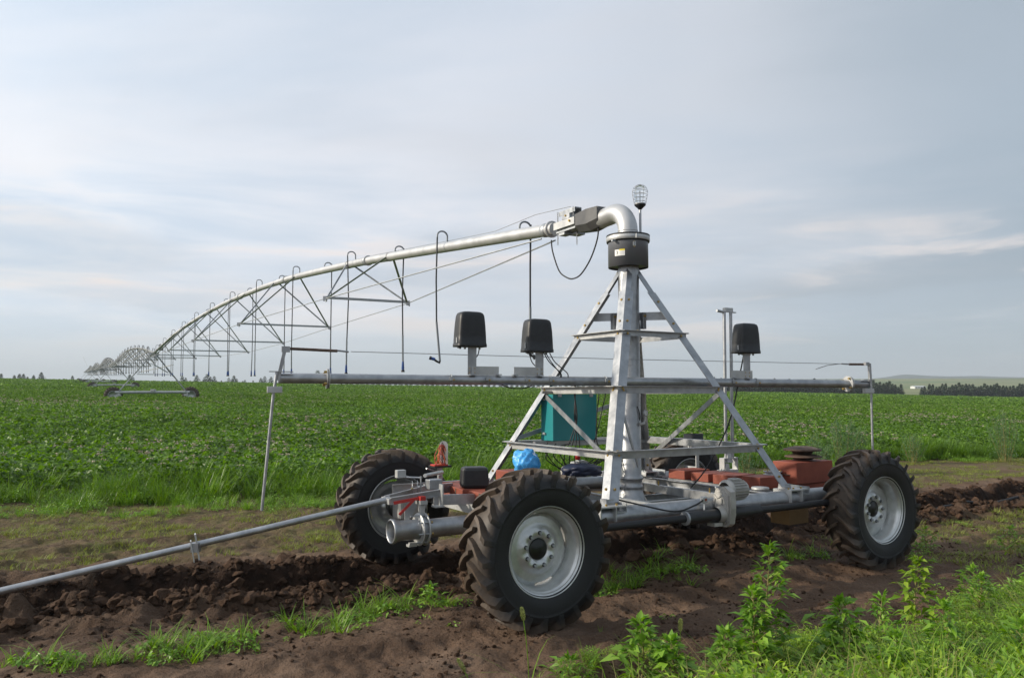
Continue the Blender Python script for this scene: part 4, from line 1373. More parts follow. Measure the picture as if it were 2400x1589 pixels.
m.tube([(mx - .28, my - .1, .83), (mx + .0, my + .02, .84)], .008, 6).tube([(mx - .24, my - .1, .80), (mx - .24, my - .1, .86)], .006, 6)
m.build('mast_clamp', None, mm)


def dome_box(parent, c, face, w=.30, d=.20, h=.325, latch=True, under=True):
    """black vaulted switch cover; face = local rotation about z"""
    Rf = Matrix.Rotation(face, 3, 'Z')
    m = MB().use(black)
    c = V3(c); n = 28
    rings = []
    lev = [(-.01, 1.03), (.0, 1.035), (.02, 1.03), (.022, 1.0), (.10, .975), (.20, .93), (h * .76, .895), (h * .88, .86), (h * .95, .78), (h * .985, .62), (h, .35)]
    for z, k in lev:
        ring = []
        for j in range(n):
            a = 2 * PI * j / n; ca, sa = math.cos(a), math.sin(a)
            e = .30
            x = abs(ca) ** e * (1 if ca > 0 else -1) * w / 2; y = abs(sa) ** e * (1 if sa > 0 else -1) * d / 2
            ring.append(c + Rf @ V3((x * k, y * k, z)))
        rings.append(ring)
    Vv = [p for r in rings for p in r]
    m.add(Vv, [(i * n + j, i * n + (j + 1) % n, (i + 1) * n + (j + 1) % n, (i + 1) * n + j) for i in range(len(lev) - 1) for j in range(n)] + [tuple(reversed(range(n))), tuple((len(lev) - 1) * n + j for j in range(n))], True)
    b = m.build('switch_box', None, parent)
    if latch:
        q = MB().use(galv_w).box(c + Rf @ V3((-w / 2 - .004, -d * .18, .05)), (.006, .016, .05), Rf)
        q.build('latch', None, b)
        MB().use(black).box(c + Rf @ V3((-w / 2 + .02, -d * .2, -.012)), (.03, .03, .024), Rf).build('hinge', None, b)
    if under:
        q = MB().use(galv_d)
        for k in range(5): MB().use(galv_d).tube([c + Rf @ V3((-.10 + .05 * k, 0, -.03)), c + Rf @ V3((-.10 + .05 * k, 0, .0))], .011, 8).build('cable_gland', None, b)
    return b


db = dome_box(cart, (1.80, .95, 1.05), .0, .22, .18, .17)
m = MB().use(galv_w).box((1.84, .93, .93), (.05, .012, .22)).use(dark).box((1.70, .85, 1.09), (.006, .006, .06))
m.build('box_post', None, cart)

# ---- cables down the left leg and over the chassis
def cable(name, pts, r=.006, n=6, par=cart):
    return MB().tube(spline(pts, n), r, 7).build(name, blackr, par)


g = np.random.default_rng(5)
for k in range(4):
    o_ = V3((-.62 + .012 * k, .12 + .01 * k, 0))
    cable('cable', [o_ + V3((0, 0, 1.90)), o_ + V3((.01, .02, 1.75)), o_ + V3((.0 + g.uniform(-.04, .04), 0, 1.5)), o_ + V3((-.05 + .03 * k, 0, 1.30)), o_ + V3((-.12 + .06 * k, .02, 1.10)), o_ + V3((-.05 + .05 * k, .05, .93))], .0055)
cable('cable', [(-.47, .05, 1.87), (-.42, -.02, 1.78), (-.43, .0, 1.55), (-.44, .0, 1.30), (-.40, 0, 1.12), (-.50, .1, .98)], .0055)
cable('cable', [(-.47, .05, 1.87), (-.34, -.02, 1.80), (-.36, .0, 1.6), (-.42, .02, 1.35), (-.40, .1, 1.18), (-.2, .2, 1.05)], .0055)
cable('cable', [(-.2, .2, 1.05), (.05, .25, 1.15), (.05, -.08, 1.45), (.0, -.12, 1.62)], .005)
for k in range(4):
    a, b = g.uniform(-.15, .1), g.uniform(-.1, .15)
    cable('cable', [(-.66 + a, .2 + b, 1.25), (-.78 + a, .2, 1.10 + .03 * k), (-.60, .2 + b, .95), (-.35 + a, .15, 1.02), (-.1, .1 + b, 1.1 + .02 * k), (-.15 + a, .0, .95)], .0055)
cable('cable', [(-.9, .3, .97), (-1.1, -.4, .88), (-1.05, -.85, .86), (-.85, -1.17, .80), (-.55, -1.25, .735), (-.3, -1.23, .765), (-.15, -1.19, .80)], .0075)
cable('cable', [(-.9, .5, .85), (-.7, .1, .80), (-.4, -.3, .82), (-.3, .0, .86)], .009)
cable('cable', [(.55, -.3, .78), (.75, -.35, 1.0), (1.0, -.42, 1.45), (1.15, -.44, 1.95), (1.22, -.44, 2.18)], .0075)
cable('cable', [(.05, .4, 1.2), (.15, .3, .98), (.35, .3, .86), (.6, .2, .84)], .006)
# red plug hanging by the cabinet
m = MB().use(redh).lathe([(.012, .07), (.022, .06), (.026, .0), (.026, -.04), (.018, -.05)], (-.55, .17, 1.13), (0, 0, 1), 14).use(galv_w).bar((-.55, .17, 1.09), (-.44, .12, .99), .012, .018)
m.build('red_plug', None, cart)


# ================================================================== GUIDE BOOM over the cart
# own frame: from the left end to the right end
BL, BR = CM @ V3((-3.507, .486, 1.885)), CM @ V3((2.849, -.77, 1.858))
bd = (BR - BL).normalized(); by_ = V3((0, 0, 1)).cross(bd).normalized(); bz = bd.cross(by_)
BMx = Matrix(((bd.x, by_.x, bz.x, BL.x), (bd.y, by_.y, bz.y, BL.y), (bd.z, by_.z, bz.z, BL.z), (0, 0, 0, 1)))
BLEN = (BR - BL).length
boom = empty('guide_boom', mtx=BMx)
tag(boom, 'long horizontal galvanised pipe crossing the tower with black switch boxes and a wire', 'boom pipe')
RB = .045
MB().use(galv).tube([(0, 0, 0), (BLEN * .33, 0, 0), (BLEN * .66, 0, 0), (BLEN, 0, 0)], RB, 24).build('boom_pipe', None, boom)
BI = BMx.inverted()


def B(u, v, w): return BI @ (CM @ V3((u, v, w)))


def xb(u):   # position along the boom of a cart u
    return B(u, .486 - .198 * (u + 3.507), 1.87).x


for x_ in (.42, BLEN - .27):
    m = MB().use(galv_w)
    for a in (-.006, .010): m.lathe([(RB, -.005), (.088, -.005), (.088, .005), (RB, .005)], (x_ + a, 0, 0), (1, 0, 0), 24, False)
    m.use(bolt).bolts([V3((x_ - .012, .072 * math.cos(a), .072 * math.sin(a))) for a in (.6, 2.2, 3.8, 5.4)], (1, 0, 0), .012, .05)
    m.build('pipe_flange', None, boom)
for x_ in (1.55, 1.90, 2.30, 2.55, 3.15, 4.65, 4.95):
    m = MB().use(galv_d)
    m.tube([(x_, RB * 1.12 * math.cos(a), RB * 1.12 * math.sin(a)) for a in np.linspace(-1.0, PI + 1.0, 16)], .005, 6)
    m.box((x_, -.055, .012), (.05, .012, .035)).use(bolt).disc((x_ + .01, -.066, .0), (0, 1, 0), .009, .012, 6)
    m.build('u_clamp', None, boom)
for (cu, flip, zb) in ((-1.79, 1, .32), (-1.12, -1, .285), (1.235, -1, .325)):
    x0 = xb(cu)
    zt_ = zb
    br = MB().use(galv).box((x0, -.012, RB + (zt_ - RB) / 2), (.085, .006, zt_ - RB - .01)).use(galv_w)
    br.box((x0 + flip * (.13 if cu < 1 else .07), -.018, .087), (.27, .006, .085))
    br.use(galv).box((x0 + flip * .26 * (1 if cu < 1 else .6), -.03, RB + .008), (.05, .05, .01)).box((x0, -.03, RB + .006), (.06, .05, .01))
    br.use(bolt)
    for dx in (-.025, .025):
        for dz in (.06, .10): br.disc((x0 + dx, -.024, dz + .01), (0, 1, 0), .005, .008, 6)
    br.build('box_bracket', None, boom)
    dome_box(boom, (x0 + (-.02 if cu < 1 else 0), 0, zt_), R(6), .285 if cu < 1 else .27, .19, .325 if cu < -1.5 else .315)
cable_ = MB().use(blackr)
_n = [0]
def flush():
    global cable_
    cable_.build('switch_cable', None, boom); cable_ = MB().use(blackr)


x2 = xb(-1.12)
for k, (a, b) in enumerate(((-.10, -.02), (.06, .23), (.08, .22), (.12, .30))):
    if k == 0: cable_.tube(spline([(x2 - .09, .03, .27), (x2 - .06, .03, .18), (x2 + .0, .02, .12)], 5), .005, 6)
    else: cable_.tube(spline([(x2 + a - .02, -.03, .27), (x2 + a + .03, -.05, .18), (x2 + b - .02, -.04, .08), (x2 + b, -.02, .03)], 5), .0055, 6)
    flush()
x1 = xb(-1.79); cable_.tube(spline([(x1 + .08, .02, .30), (x1 + .07, .03, .24), (x1 + .03, .03, .19)], 5), .005, 6)
flush()
cable_.tube(spline([(x1 + .30, .0, -.045), (x1 + .42, .0, -.075), (x1 + .55, .0, -.07), (x1 + .62, .0, -.04)], 5), .006, 6)
cable_.build('switch_cable', None, boom)
# wire above the boom with a spring at each end
m = MB().use(wire_m)
wz = [(.05, .245), (.18, .245), (.55, .243)]
Lw, Rw = V3((.62, 0, .243)), V3((BLEN - .36, 0, .225))
m.tube([Lw, lerp(Lw, Rw, .5) + V3((0, 0, -.008)), Rw], .0035, 6)
m.tube([(.50, 0, .25), (.60, 0, .24)], .009, 6).tube([Rw, Rw + V3((.12, 0, -.002))], .009, 6).tube([Rw + V3((-.02, 0, 0)), Rw + V3((-.2, 0, -.02)), Rw + V3((-.36, 0, -.065))], .0045, 6)
m.build('guide_wire', None, boom)
for a, b in (((.08, 0, .258), (.50, 0, .246)), ((BLEN - .25, 0, .222), (BLEN - .02, 0, .225))):
    MB().use(rust).tube([a, b], .0135, 10).build('tension_spring', None, boom)
# end posts
for side, x_ in ((0, -.01), (1, BLEN)):
    lz = 1.07 if side == 0 else 1.30
    m = MB().use(galv)
    if side == 0:
        m.angle((x_ - .01, -.05, -.02), (x_ + .045, -.05, .26), (1, 0, 0), (0, 1, 0), .03, .004).box((x_ + .065, -.03, .25), (.07, .05, .05)).box((x_ + .03, -.05, .055), (.20, .04, .008))
        m.tube([(x_ - .005, -.055, .05), (x_ - .03, -.055, -.14), (x_ - .10, -.06, -1.12)], .013, 12)
    else:
        m.angle((x_ + .0, -.05, .02), (x_ - .01, -.05, .235), (1, 0, 0), (0, 1, 0), .028, .004).box((x_ - .03, -.03, .23), (.05, .04, .035)).box((x_ - .03, -.05, .048), (.16, .05, .008))
        m.tube([(x_ + .005, -.055, .05), (x_ + .01, -.055, -1.2)], .013, 12)
    m.build('guide_rod', None, boom)
    m = MB().use(galv_w).box((x_ + (-.02 if side == 0 else -.03), -.05, -.10 if side == 0 else -.078), (.125, .05, .055), bev=.004).use(galv_d).disc((x_ + .03, -.078, -.10 if side == 0 else -.08), (0, 1, 0), .006, .01, 6)
    m.build('rod_clamp', None, boom)

# ================================================================== TOW BAR
tbm = empty('tow_bar', loc=CM @ V3((-2.634, .151, .821)))
tag(tbm, 'long slanting galvanised tow bar running from the cart hitch down to the left', 'tow bar')
a_ = CM @ V3((-2.60, .15, .825)); b_ = CM @ V3((-5.477, .584, .303)); d_ = (b_ - a_).normalized()
c_ = b_ + d_ * 1.62
oo = tbm.location.copy()
MB().use(galv).tube([a_ - oo, lerp(a_, c_, .5) - oo, c_ - oo], .0265, 20).build('bar_pipe', None, tbm)
k_ = CM @ V3((-4.162, .374, .526)) - oo
x_ = d_.cross(V3((0, 0, 1))).normalized(); z_ = x_.cross(d_)
m = MB().use(galv_w).bar(k_ + z_ * .105 - d_ * .01, k_ - z_ * .10 - d_ * .01, .075, .012, d_).bar(k_ + z_ * .06 + d_ * .03, k_ - z_ * .11 + d_ * .03, .075, .008, d_)
m.use(galv).box(k_, (.06, .07, .07))
m.build('bar_clamp', None, tbm)

# ================================================================== weights and loose items on the cart
RC = CM.to_3x3()


def thing_mesh(m, name, label, cat, c, group=None, rz=0, kind=None):
    """mesh modelled about the origin, put at cart position c with cart axes"""
    o = m.build(name)
    o.matrix_world = Matrix.Translation(CM @ V3(c)) @ RC.to_4x4() @ Matrix.Rotation(rz, 4, 'Z')
    return tag(o, label, cat, group)


G = 'red counterweight boxes bolted on the cart'
for c, dm, rz, lab in (
    ((-1.60, .78, .792), (.42, .34, .115), .25, 'red steel weight box nearest the hitch on the left chassis'),
    ((-1.58, .40, .792), (.46, .36, .115), -.12, 'red steel weight box under the black cover, left chassis'),
    ((-1.57, -.02, .792), (.46, .40, .115), .05, 'red steel weight box behind the near left wheel'),
    ((-1.05, .45, .87), (.42, .32, .22), .05, 'red steel box below the blue checked bag'),
    ((1.50, .72, .79), (.42, .27, .105), .02, 'first red weight box of the low row on the right chassis'),
    ((1.54, .38, .785), (.42, .27, .095), .03, 'second red weight box of the low row on the right chassis'),
    ((1.52, .02, .79), (.42, .28, .105), .17, 'third red weight box of the low row, its lid slightly turned'),
    ((1.50, -.40, .795), (.34, .26, .125), -.02, 'last red weight box of the low row, beside the motor'),
    ((2.12, -.44, .68), (.56, .28, .16), -.03, 'lower red weight box at the right end of the chassis'),
    ((2.12, -.44, .882), (.62, .32, .235), .02, 'tall red weight box at the right end with the rusty discs on top'),
):
    m = MB().use(redp).box((0, 0, 0), dm, bev=.006)
    if rz == .02 and dm[2] > .2:
        m.use(rust).tube([(-.312, .05, -.02), (-.335, .03, -.02), (-.335, -.05, -.02), (-.312, -.07, -.02)], .006, 6)
    if c[0] < -1.5: m.use(rust).box((-dm[0] / 2 - .002, 0, 0), (.004, .02, dm[2] * .9)).tube([(-dm[0] / 2 - .01, -.12, -.05), (-dm[0] / 2 - .02, 0, -.045), (-dm[0] / 2 - .01, .12, -.05)], .006, 6)
    thing_mesh(m, 'counterweight_box', lab, 'weight box', c, G, rz)
for c, r, t, lab in (((2.13, -.44, 1.045), .20, .035, 'lower rusty iron disc stacked on the tall red box'), ((2.13, -.43, 1.12), .205, .045, 'upper rusty iron disc with worn pale top on the tall red box')):
    m = MB().use(rust).lathe([(.0001, -t), (.10, -t), (.12, -t * .3), (r, -t * .2), (r, t * .15), (r - .03, t * .35), (.10, t * .8), (.0001, t * .8)], (0, 0, 0), (0, 0, 1), 40)
    thing_mesh(m, 'iron_disc', lab, 'iron disc', c, 'rusty discs on the red box')
m = MB().use(galv_d).lathe([(.065, -.022), (.10, -.022), (.10, -.008), (.085, -.006), (.085, .012), (.10, .016), (.10, .026), (.065, .026), (.065, -.022)], (0, 0, 0), (0, 0, 1), 32)
m.use(bolt).bolts([V3((.083 * math.cos(a), .083 * math.sin(a), .032)) for a in np.linspace(0, 2 * PI, 7)[:-1]], (0, 0, 1))
thing_mesh(m, 'pipe_collar', 'small round pipe collar lying on the red weight boxes', 'pipe collar', (1.72, -.36, .87))
m = MB().use(galv_w).lathe([(.0001, -.012), (.085, -.012), (.09, 0), (.085, .014), (.0001, .014)], (0, 0, 0), (0, 0, 1), 28)
thing_mesh(m, 'steel_cap', 'shiny round steel cap lying behind the motor on the axle', 'steel cap', (1.02, -.80, .79))
m = MB().use(black).box((0, 0, 0), (.27, .19, .20), taper=.93, bev=.03)
thing_mesh(m, 'black_cover', 'loose black plastic cover lying on the left red weight box', 'plastic cover', (-1.66, .33, .95), None, -.35)
# wooden block under the axle
m = MB().use(ochre).box((0, 0, 0), (.34, .24, .27)).box((0, 0, .137), (.36, .26, .006))
thing_mesh(m, 'wooden_block', 'ochre wooden block hanging under the right axle below the tall red box', 'wooden block', (1.95, -.38, .455), None, .05)


def crumple(name, lab, cat, c, dims, m_, seed, amp=.3, group=None):
    import bmesh
    bm = bmesh.new(); bmesh.ops.create_icosphere(bm, subdivisions=4, radius=.5)
    for v in bm.verts:
        p = v.co.copy()
        a = fbm(np.array([p.x * 4 + seed]), np.array([p.y * 4 + p.z * 3.3 + seed]), 3, seed, .6)[0]
        b = abs(fbm(np.array([p.x * 5 - p.z * 4 + seed]), np.array([p.y * 6]), 2, seed + 4)[0] - .5) * 2
        k = .75 + amp * 1.8 * (a - .5) + amp * .8 * b
        v.co = V3((p.x * dims[0] * k, p.y * dims[1] * k, max(p.z, -.32) * dims[2] * k))
    me = bpy.data.meshes.new(name); bm.to_mesh(me); bm.free(); me.materials.append(m_)
    for p in me.polygons: p.use_smooth = True
    o = bpy.data.objects.new(name, me); COL.objects.link(o)
    o.matrix_world = Matrix.Translation(CM @ V3(c)) @ RC.to_4x4()
    return tag(o, lab, cat, group)


bagm = bpy.data.materials.new('blue_checked_sheet'); bagm.use_nodes = True
N_, L_ = bagm.node_tree.nodes, bagm.node_tree.links
bb = N_['Principled BSDF']; bb.inputs['Roughness'].default_value = .35
tc = N_.new('ShaderNodeTexCoord'); bk = N_.new('ShaderNodeTexBrick'); bk.offset = 0
bk.inputs['Scale'].default_value = 34; bk.inputs['Mortar Size'].default_value = .03; bk.inputs['Brick Width'].default_value = .5; bk.inputs['Row Height'].default_value = .5
bk.inputs['Color1'].default_value = (.05, .34, .78, 1); bk.inputs['Color2'].default_value = (.045, .30, .72, 1); bk.inputs['Mortar'].default_value = (.12, .50, .86, 1)
mp = N_.new('ShaderNodeMapping'); mp.inputs['Rotation'].default_value = (.9, .3, .5)
L_.new(tc.outputs['Object'], mp.inputs[0]); L_.new(mp.outputs[0], bk.inputs['Vector']); L_.new(bk.outputs[0], bb.inputs['Base Color'])
crumple('plastic_bag', 'crumpled bright blue checked plastic bag lying on the cart behind the near wheel', 'plastic bag', (-1.08, .30, 1.06), (.34, .30, .31), bagm, 12, .32)
crumple('folded_sheet', 'dark navy folded sheet lying beside the blue bag', 'folded sheet', (-.62, -.02, .99), (.56, .34, .18), navy, 31, .25)

# hose lying on the soil to the right
pts = [CM @ V3(q) for q in ((2.5, .25, .02), (3.6, .36, .02), (5.46, .32, .02), (6.6, .20, .02), (7.94, .12, .02), (9.6, .2, .02), (12, .5, .02), (14.5, .6, .02))]
sp = spline(pts, 10)
zz = terrain(np.array([p.x for p in sp]), np.array([p.y for p in sp]))
zz = np.convolve(np.pad(zz, 3, 'edge'), np.ones(7) / 7, 'valid')
m = MB().tube([V3((p.x, p.y, z + .03)) for p, z in zip(sp, zz)], .022, 10)
tag(m.build('ground_cable', blackr), 'thick black cable lying on the soil to the right of the right wheel', 'cable')

# ================================================================== PIPELINE: spans and drive towers
S0 = V3((CC.x, CC.y, 0))


def SP(s, side=0.0, z=0.0): return S0 + SD * s + SN * side + V3((0, 0, z))


def pz1(s): return float(np.interp(s, [0, 1.39, 2.93, 4.98, 7.15, 8.32, 9.76, 11.5, 13.4, 15.2, 18.2, 21.7, 25, 28.4, 32, 36, 40.8, 44, 47, 50, 53.2],
                                   [3.58, 3.72, 3.85, 4.02, 4.2, 4.295, 4.395, 4.51, 4.63, 4.725, 4.84, 4.92, 4.965, 4.97, 4.94, 4.87, 4.72, 4.58, 4.43, 4.28, 4.10]))


def gz(p): return float(terrain(np.array([p.x]), np.array([p.y]), False)[0])


ENDS = [1.45, 53.2, 107.0, 161.0, 215.0, 269.0]
TZ = [None] + [gz(SP(e)) + 3.52 for e in ENDS[1:]]


farst = mat('dark_far_steel', (.17, .18, .185), .5, .4, (.27, .28, .28), 1, .5)  # darker tone than the steel of the near span


def span(i):
    s0, s1 = ENDS[i], ENDS[i + 1]
    first_ = i == 0
    z0 = 3.72 if first_ else TZ[i]; z1 = 4.10 if first_ else TZ[i + 1]
    zf = pz1 if first_ else (lambda s: z0 + (z1 - z0) * (s - s0) / (s1 - s0) + 4.0 * ((s - s0) / (s1 - s0)) * (1 - (s - s0) / (s1 - s0)) * .98)
    org = SP(s0, 0, 0)
    lab = ['long arched water pipe span nearest the tower, with hanging hoses and truss rods', 'second arched pipe span, beyond the first drive tower', 'third arched pipe span, beyond the second drive tower',
           'fourth small pipe span near the end of the line', 'last tiny pipe span at the far left end of the line'][i]
    root = empty('irrigation_span', loc=org)
    tag(root, lab, 'irrigation pipe', 'spans of the centre pivot pipeline')
    Q = lambda s, side, z: SP(s, side, z) - org
    pr = .079
    nn = 60 if first_ else 24
    ss = np.linspace(s0, s1, nn)
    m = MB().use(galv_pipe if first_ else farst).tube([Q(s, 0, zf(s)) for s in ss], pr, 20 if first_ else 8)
    m.build('water_pipe', None, root)
    fl = [8.32, 15.1, 21.75, 28.4, 35.05, 41.7, 48.3] if first_ else [s0 + (s1 - s0) * (k + 1) / 8 for k in range(7)]
    hw = [.85, 1.22, 1.5, 1.58, 1.5, 1.22, .85]; dp = [.80, 1.27, 1.58, 1.70, 1.58, 1.27, .82]
    if first_:
        for s in fl + [1.52]:
            f = MB().use(galv_pipe)
            T_ = (Q(s + .1, 0, zf(s + .1)) - Q(s - .1, 0, zf(s - .1))).normalized()
            for a in (-.008, .008): f.lathe([(pr, -.006), (.102, -.006), (.102, .006), (pr, .006)], Q(s, 0, zf(s)) + T_ * a, T_, 24, False)
            f.use(galv_d).lathe([(pr, -.05), (pr + .008, -.045), (pr + .008, .045), (pr, .05)], Q(s, 0, zf(s)) + T_ * .12, T_, 20)
            f.build('pipe_flange', None, root)
    prev = {-1: Q(s0 + .15, .12 if 0 else -.10, zf(s0 + .15) - .12), 1: Q(s0 + .15, .10, zf(s0 + .15) - .12)}
    rt = .009 if first_ else .015
    for k, s in enumerate(fl):
        zb = zf(s) - dp[k]
        if first_:
            t = MB().use(galv)
            wq = .026
            for sd_ in (-1, 1):
                end = Q(s, sd_ * hw[k], zb)
                for off_ in (-1.22, 1.22):
                    up_ = Q(s + off_, sd_ * .075, zf(s + off_) + .0)
                    d0 = (up_ - end).normalized()
                    t.use(galv_d if sd_ > 0 else galv).angle(end, up_, V3(SN) * (-sd_), V3(SD) * (1 if off_ < 0 else -1), .045, .006)
                    t.use(galv_w).lathe([(pr + .003, -.012), (pr + .006, -.012), (pr + .006, .012), (pr + .003, .012)], Q(s + off_, 0, zf(s + off_)), SD, 16)
                t.use(galv).box(end, (.07, .07, .09)).tube([end + V3((0, 0, -.02)), end + V3((0, 0, -.06)) + V3(SD) * -.06], .014, 6)
            t.use(galv_d).angle(Q(s, -hw[k], zb), Q(s, hw[k], zb), V3(SD), V3((0, 0, 1)), .045, .006)
            t.build('truss_bracket', None, root)
        else:
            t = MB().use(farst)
            for sd_ in (-1, 1):
                end = Q(s, sd_ * hw[k], zb)
                for off_ in (-3.2, 3.2):
                    so = min(max(s + off_, s0), s1); t.bar(end, Q(so, 0, zf(so)), .05, .05)
            t.bar(Q(s, -hw[k], zb), Q(s, hw[k], zb), .05, .05)
            t.build('truss_bracket', None, root)
        for sd_ in (-1, 1):
            end = Q(s, sd_ * hw[k], zb)
            MB().use(wire_m if not first_ else galv_d).tube([prev[sd_], end], rt if not (first_ and k == 0) else .010, 6).build('truss_rod', None, root)
            prev[sd_] = end
    for sd_ in (-1, 1):
        MB().use(wire_m).tube([prev[sd_], Q(s1 - .1, sd_ * .10, zf(s1 - .1) - .10)], rt, 6).build('truss_rod', None, root)
    if first_:
        MB().use(wire_m).tube([Q(1.10, .0, 3.93), Q(1.9, .0, 3.985), Q(3.0, .0, 3.96), Q(4.0, .02, 4.04), Q(8.0, .02, 4.36), Q(15, .02, 4.81), Q(22, .02, 5.0)], .004, 5).build('signal_wire', None, root)
    # drop hoses with goosenecks, alternating sides
    if first_:
        sps = [2.31 + 2.27 * k for k in range(23)]
    else:
        sps = [s0 + 1.4 + 2.3 * k for k in range(23)] if i < 3 else [s0 + 2.5 + 4.6 * k for k in range(11)]
    for k, s in enumerate(sps):
        if s > s1 - .6: continue
        sg = 1 if k % 2 == 0 else -1
        zp = zf(s); zb = gz(SP(s)) + 1.66 + (.42 if first_ and s < 12 else .30 if first_ else .5) - (.0)
        if first_: zb = float(np.interp(s, [2.3, 4.9, 7, 12, 35, 53], [2.24, 2.18, 2.12, 2.10, 2.36, 2.55]))
        h = MB().use(hoseg if first_ else blackr)
        off_ = .17
        if first_:
            hg = [.105, .165, .11, .16][k % 4]
            gp = [Q(s, 0, zp + pr - .01), Q(s, 0, zp + hg)] + [Q(s, sg * (off_ / 2 - off_ / 2 * math.cos(a)), zp + hg + .075 * math.sin(a)) for a in np.linspace(.2, PI - .2, 9)] + [Q(s, sg * off_, zp + .14)]
            h.tube(gp, .013, 8)
            top, mid, bot = Q(s, sg * off_, zp + .15), Q(s, sg * off_, (zb + .62)), Q(s, sg * off_, zb + .02)
            g_ = np.random.default_rng(k + 60)
            mid = mid + V3((g_.normal(0, .008), 0, 0))
            if s < 3.5: bot = bot + V3((-.01, 0, 0))
            elif s < 6: bot = bot + V3((.05, 0, 0))
            h.use(hosem).tube([top, lerp(top, mid, .5) + V3(SN) * g_.normal(0, .012), mid], .0125, 8).use(hoseg).tube([mid, bot], .0165, 8)
            ho = h.build('drop_hose', None, root)
            nz = MB()
            if k < 2:
                e = bot + (V3((.045, 0, -.05)) if k == 0 else V3((-.10, 0, .03)))
                nz.use(black).tube([bot, bot + V3((0, 0, -.03)), lerp(bot, e, .5) + V3((0, 0, -.02)), e], .017, 8)
                nz.use(blueh if k else black).tube([lerp(bot, e, .75), lerp(bot, e, 1.0), e + (e - bot) * .35], .024, 8).use(black).tube([e + (e - bot) * .3, e + (e - bot) * .6], .028, 8)
            else:
                nz.use(blueh).tube([bot + V3((0, 0, .12)), bot + V3((0, 0, -.0)), bot + V3((0, 0, -.03))], [.018, .026, .022], 8).use(black).tube([bot + V3((0, 0, -.03)), bot + V3((0, 0, -.045)), bot + V3((0, 0, -.07))], [.022, .034, .030], 8)
            nz.build('nozzle', None, ho)
        else:
            th = .02 if i == 1 else .024
            h.tube([Q(s, 0, zp), Q(s, sg * .03, zp + .26), Q(s, sg * .12, zp + .26), Q(s, sg * .15, zp), Q(s, sg * .15, zb + .1)], th, 4).use(hosem).tube([Q(s, sg * .15, zb + .1), Q(s, sg * .15, zb - .05)], .03, 4)
            h.build('drop_hose', None, root)
    if i == 4:
        m = MB().use(galv_pipe).tube([Q(s1, 0, z1), Q(s1 + 8, 0, z1 - .3), Q(s1 + 16, 0, z1 - .6)], .07, 6)
        m.use(wire_m).tube([Q(s1 - 6, -.4, z1 + 1.4), Q(s1 + 2, -1.4, z1 + 4.2)], .035, 5)
        m.build('end_boom', None, root)
    return root


for i in range(5): span(i)


def drive_tower(i):
    s = ENDS[i]; z1 = 4.10 if i == 1 else TZ[i]
    g0 = gz(SP(s)); org = SP(s, 0, g0)
    lab = ['', 'first drive tower in the crop with two black wheels and a pale base beam', 'second drive tower, smaller, just beyond the first one', 'third drive tower far off in the field', 'fourth drive tower, tiny near the end of the line', 'last drive tower at the far left horizon'][i]
    root = empty('drive_tower', loc=org)
    tag(root, lab, 'drive tower', 'drive towers carrying the pipeline')
    Q = lambda a, side, z: SP(s + a, side, g0 + z) - org
    top = z1 - g0
    MB().use(galv_w).tube([Q(-.1, -2.35, .80), Q(-.1, 2.35, .80)], .10, 12).build('base_beam', None, root)
    for sd_ in (-1, 1):
        m = MB().use(galv)
        for a in (-.10, .10): m.bar(Q(a, sd_ * .12, top - .08), Q(a * .6 - .1, sd_ * 2.12, .86), .07, .07)
        m.build('tower_leg', None, root)
        w = MB().use(tyrem)
        c = Q(.22, sd_ * 2.45, .59)
        w.lathe([(.31, -.13), (.42, -.16), (.52, -.15), (.56, -.08), (.56, .08), (.52, .15), (.42, .16), (.31, .13)], c, SD, 28)
        for k in range(20):
            a = 2 * PI * k / 20
            p = c + V3(SN) * (.57 * math.cos(a)) + V3((0, 0, .57 * math.sin(a)))
            rad = (p - c).normalized()
            for q in (-1, 1):
                tn = rad.cross(SD)
                w.bar(p, p + V3(SD) * (q * .15) + tn * .09, .05, .05, rad)
        wo = w.build('wheel', None, root)
        MB().use(rimm).lathe([(.31, -.13), (.33, -.14), (.30, -.10), (.25, -.02), (.0001, -.03)], c, SD, 24).lathe([(.31, .13), (.28, .1), (.25, .02), (.0001, .02)], c, SD, 24).build('rim', None, wo)
        MB().use(galv_w).box(Q(-.05, sd_ * 2.15, .66), (.30, .22, .22)).build('wheel_gearbox', None, root)
    MB().use(galv_d).bar(Q(-.1, -1.05, top * .58), Q(-.1, 1.05, top * .58), .05, .05).bar(Q(-2.4, .0, top - .85) + V3(SN) * 1.0, Q(-.1, -.9, top * .62), .05, .05).bar(Q(-2.4, 0, top - .85) - V3(SN) * .2, Q(-.1, .9, top * .62), .05, .05).build('tower_brace', None, root)
    MB().use(galv_w).box(Q(-.15, .0, .95), (.26, .30, .14)).build('centre_motor', None, root)
    MB().use(black).box(Q(.1, .45, top + .42), (.26, .22, .44), taper=.85, bev=.04).build('switch_box', None, root)
    MB().use(galv).bar(Q(.1, .45, top + .22), Q(.1, .2, top), .05, .05).box(Q(0, .0, top - .06), (.5, .45, .22)).build('joint_plate', None, root)
    # feed cables hanging along one leg
    MB().use(blackr).tube([Q(-.1, .15, top - .1), Q(-.2, 1.0, top * .62), Q(-.15, 1.5, top * .48), Q(-.1, 2.1, .9)], .02, 5).build('tower_cable', None, root)


for i in range(1, 6): drive_tower(i)


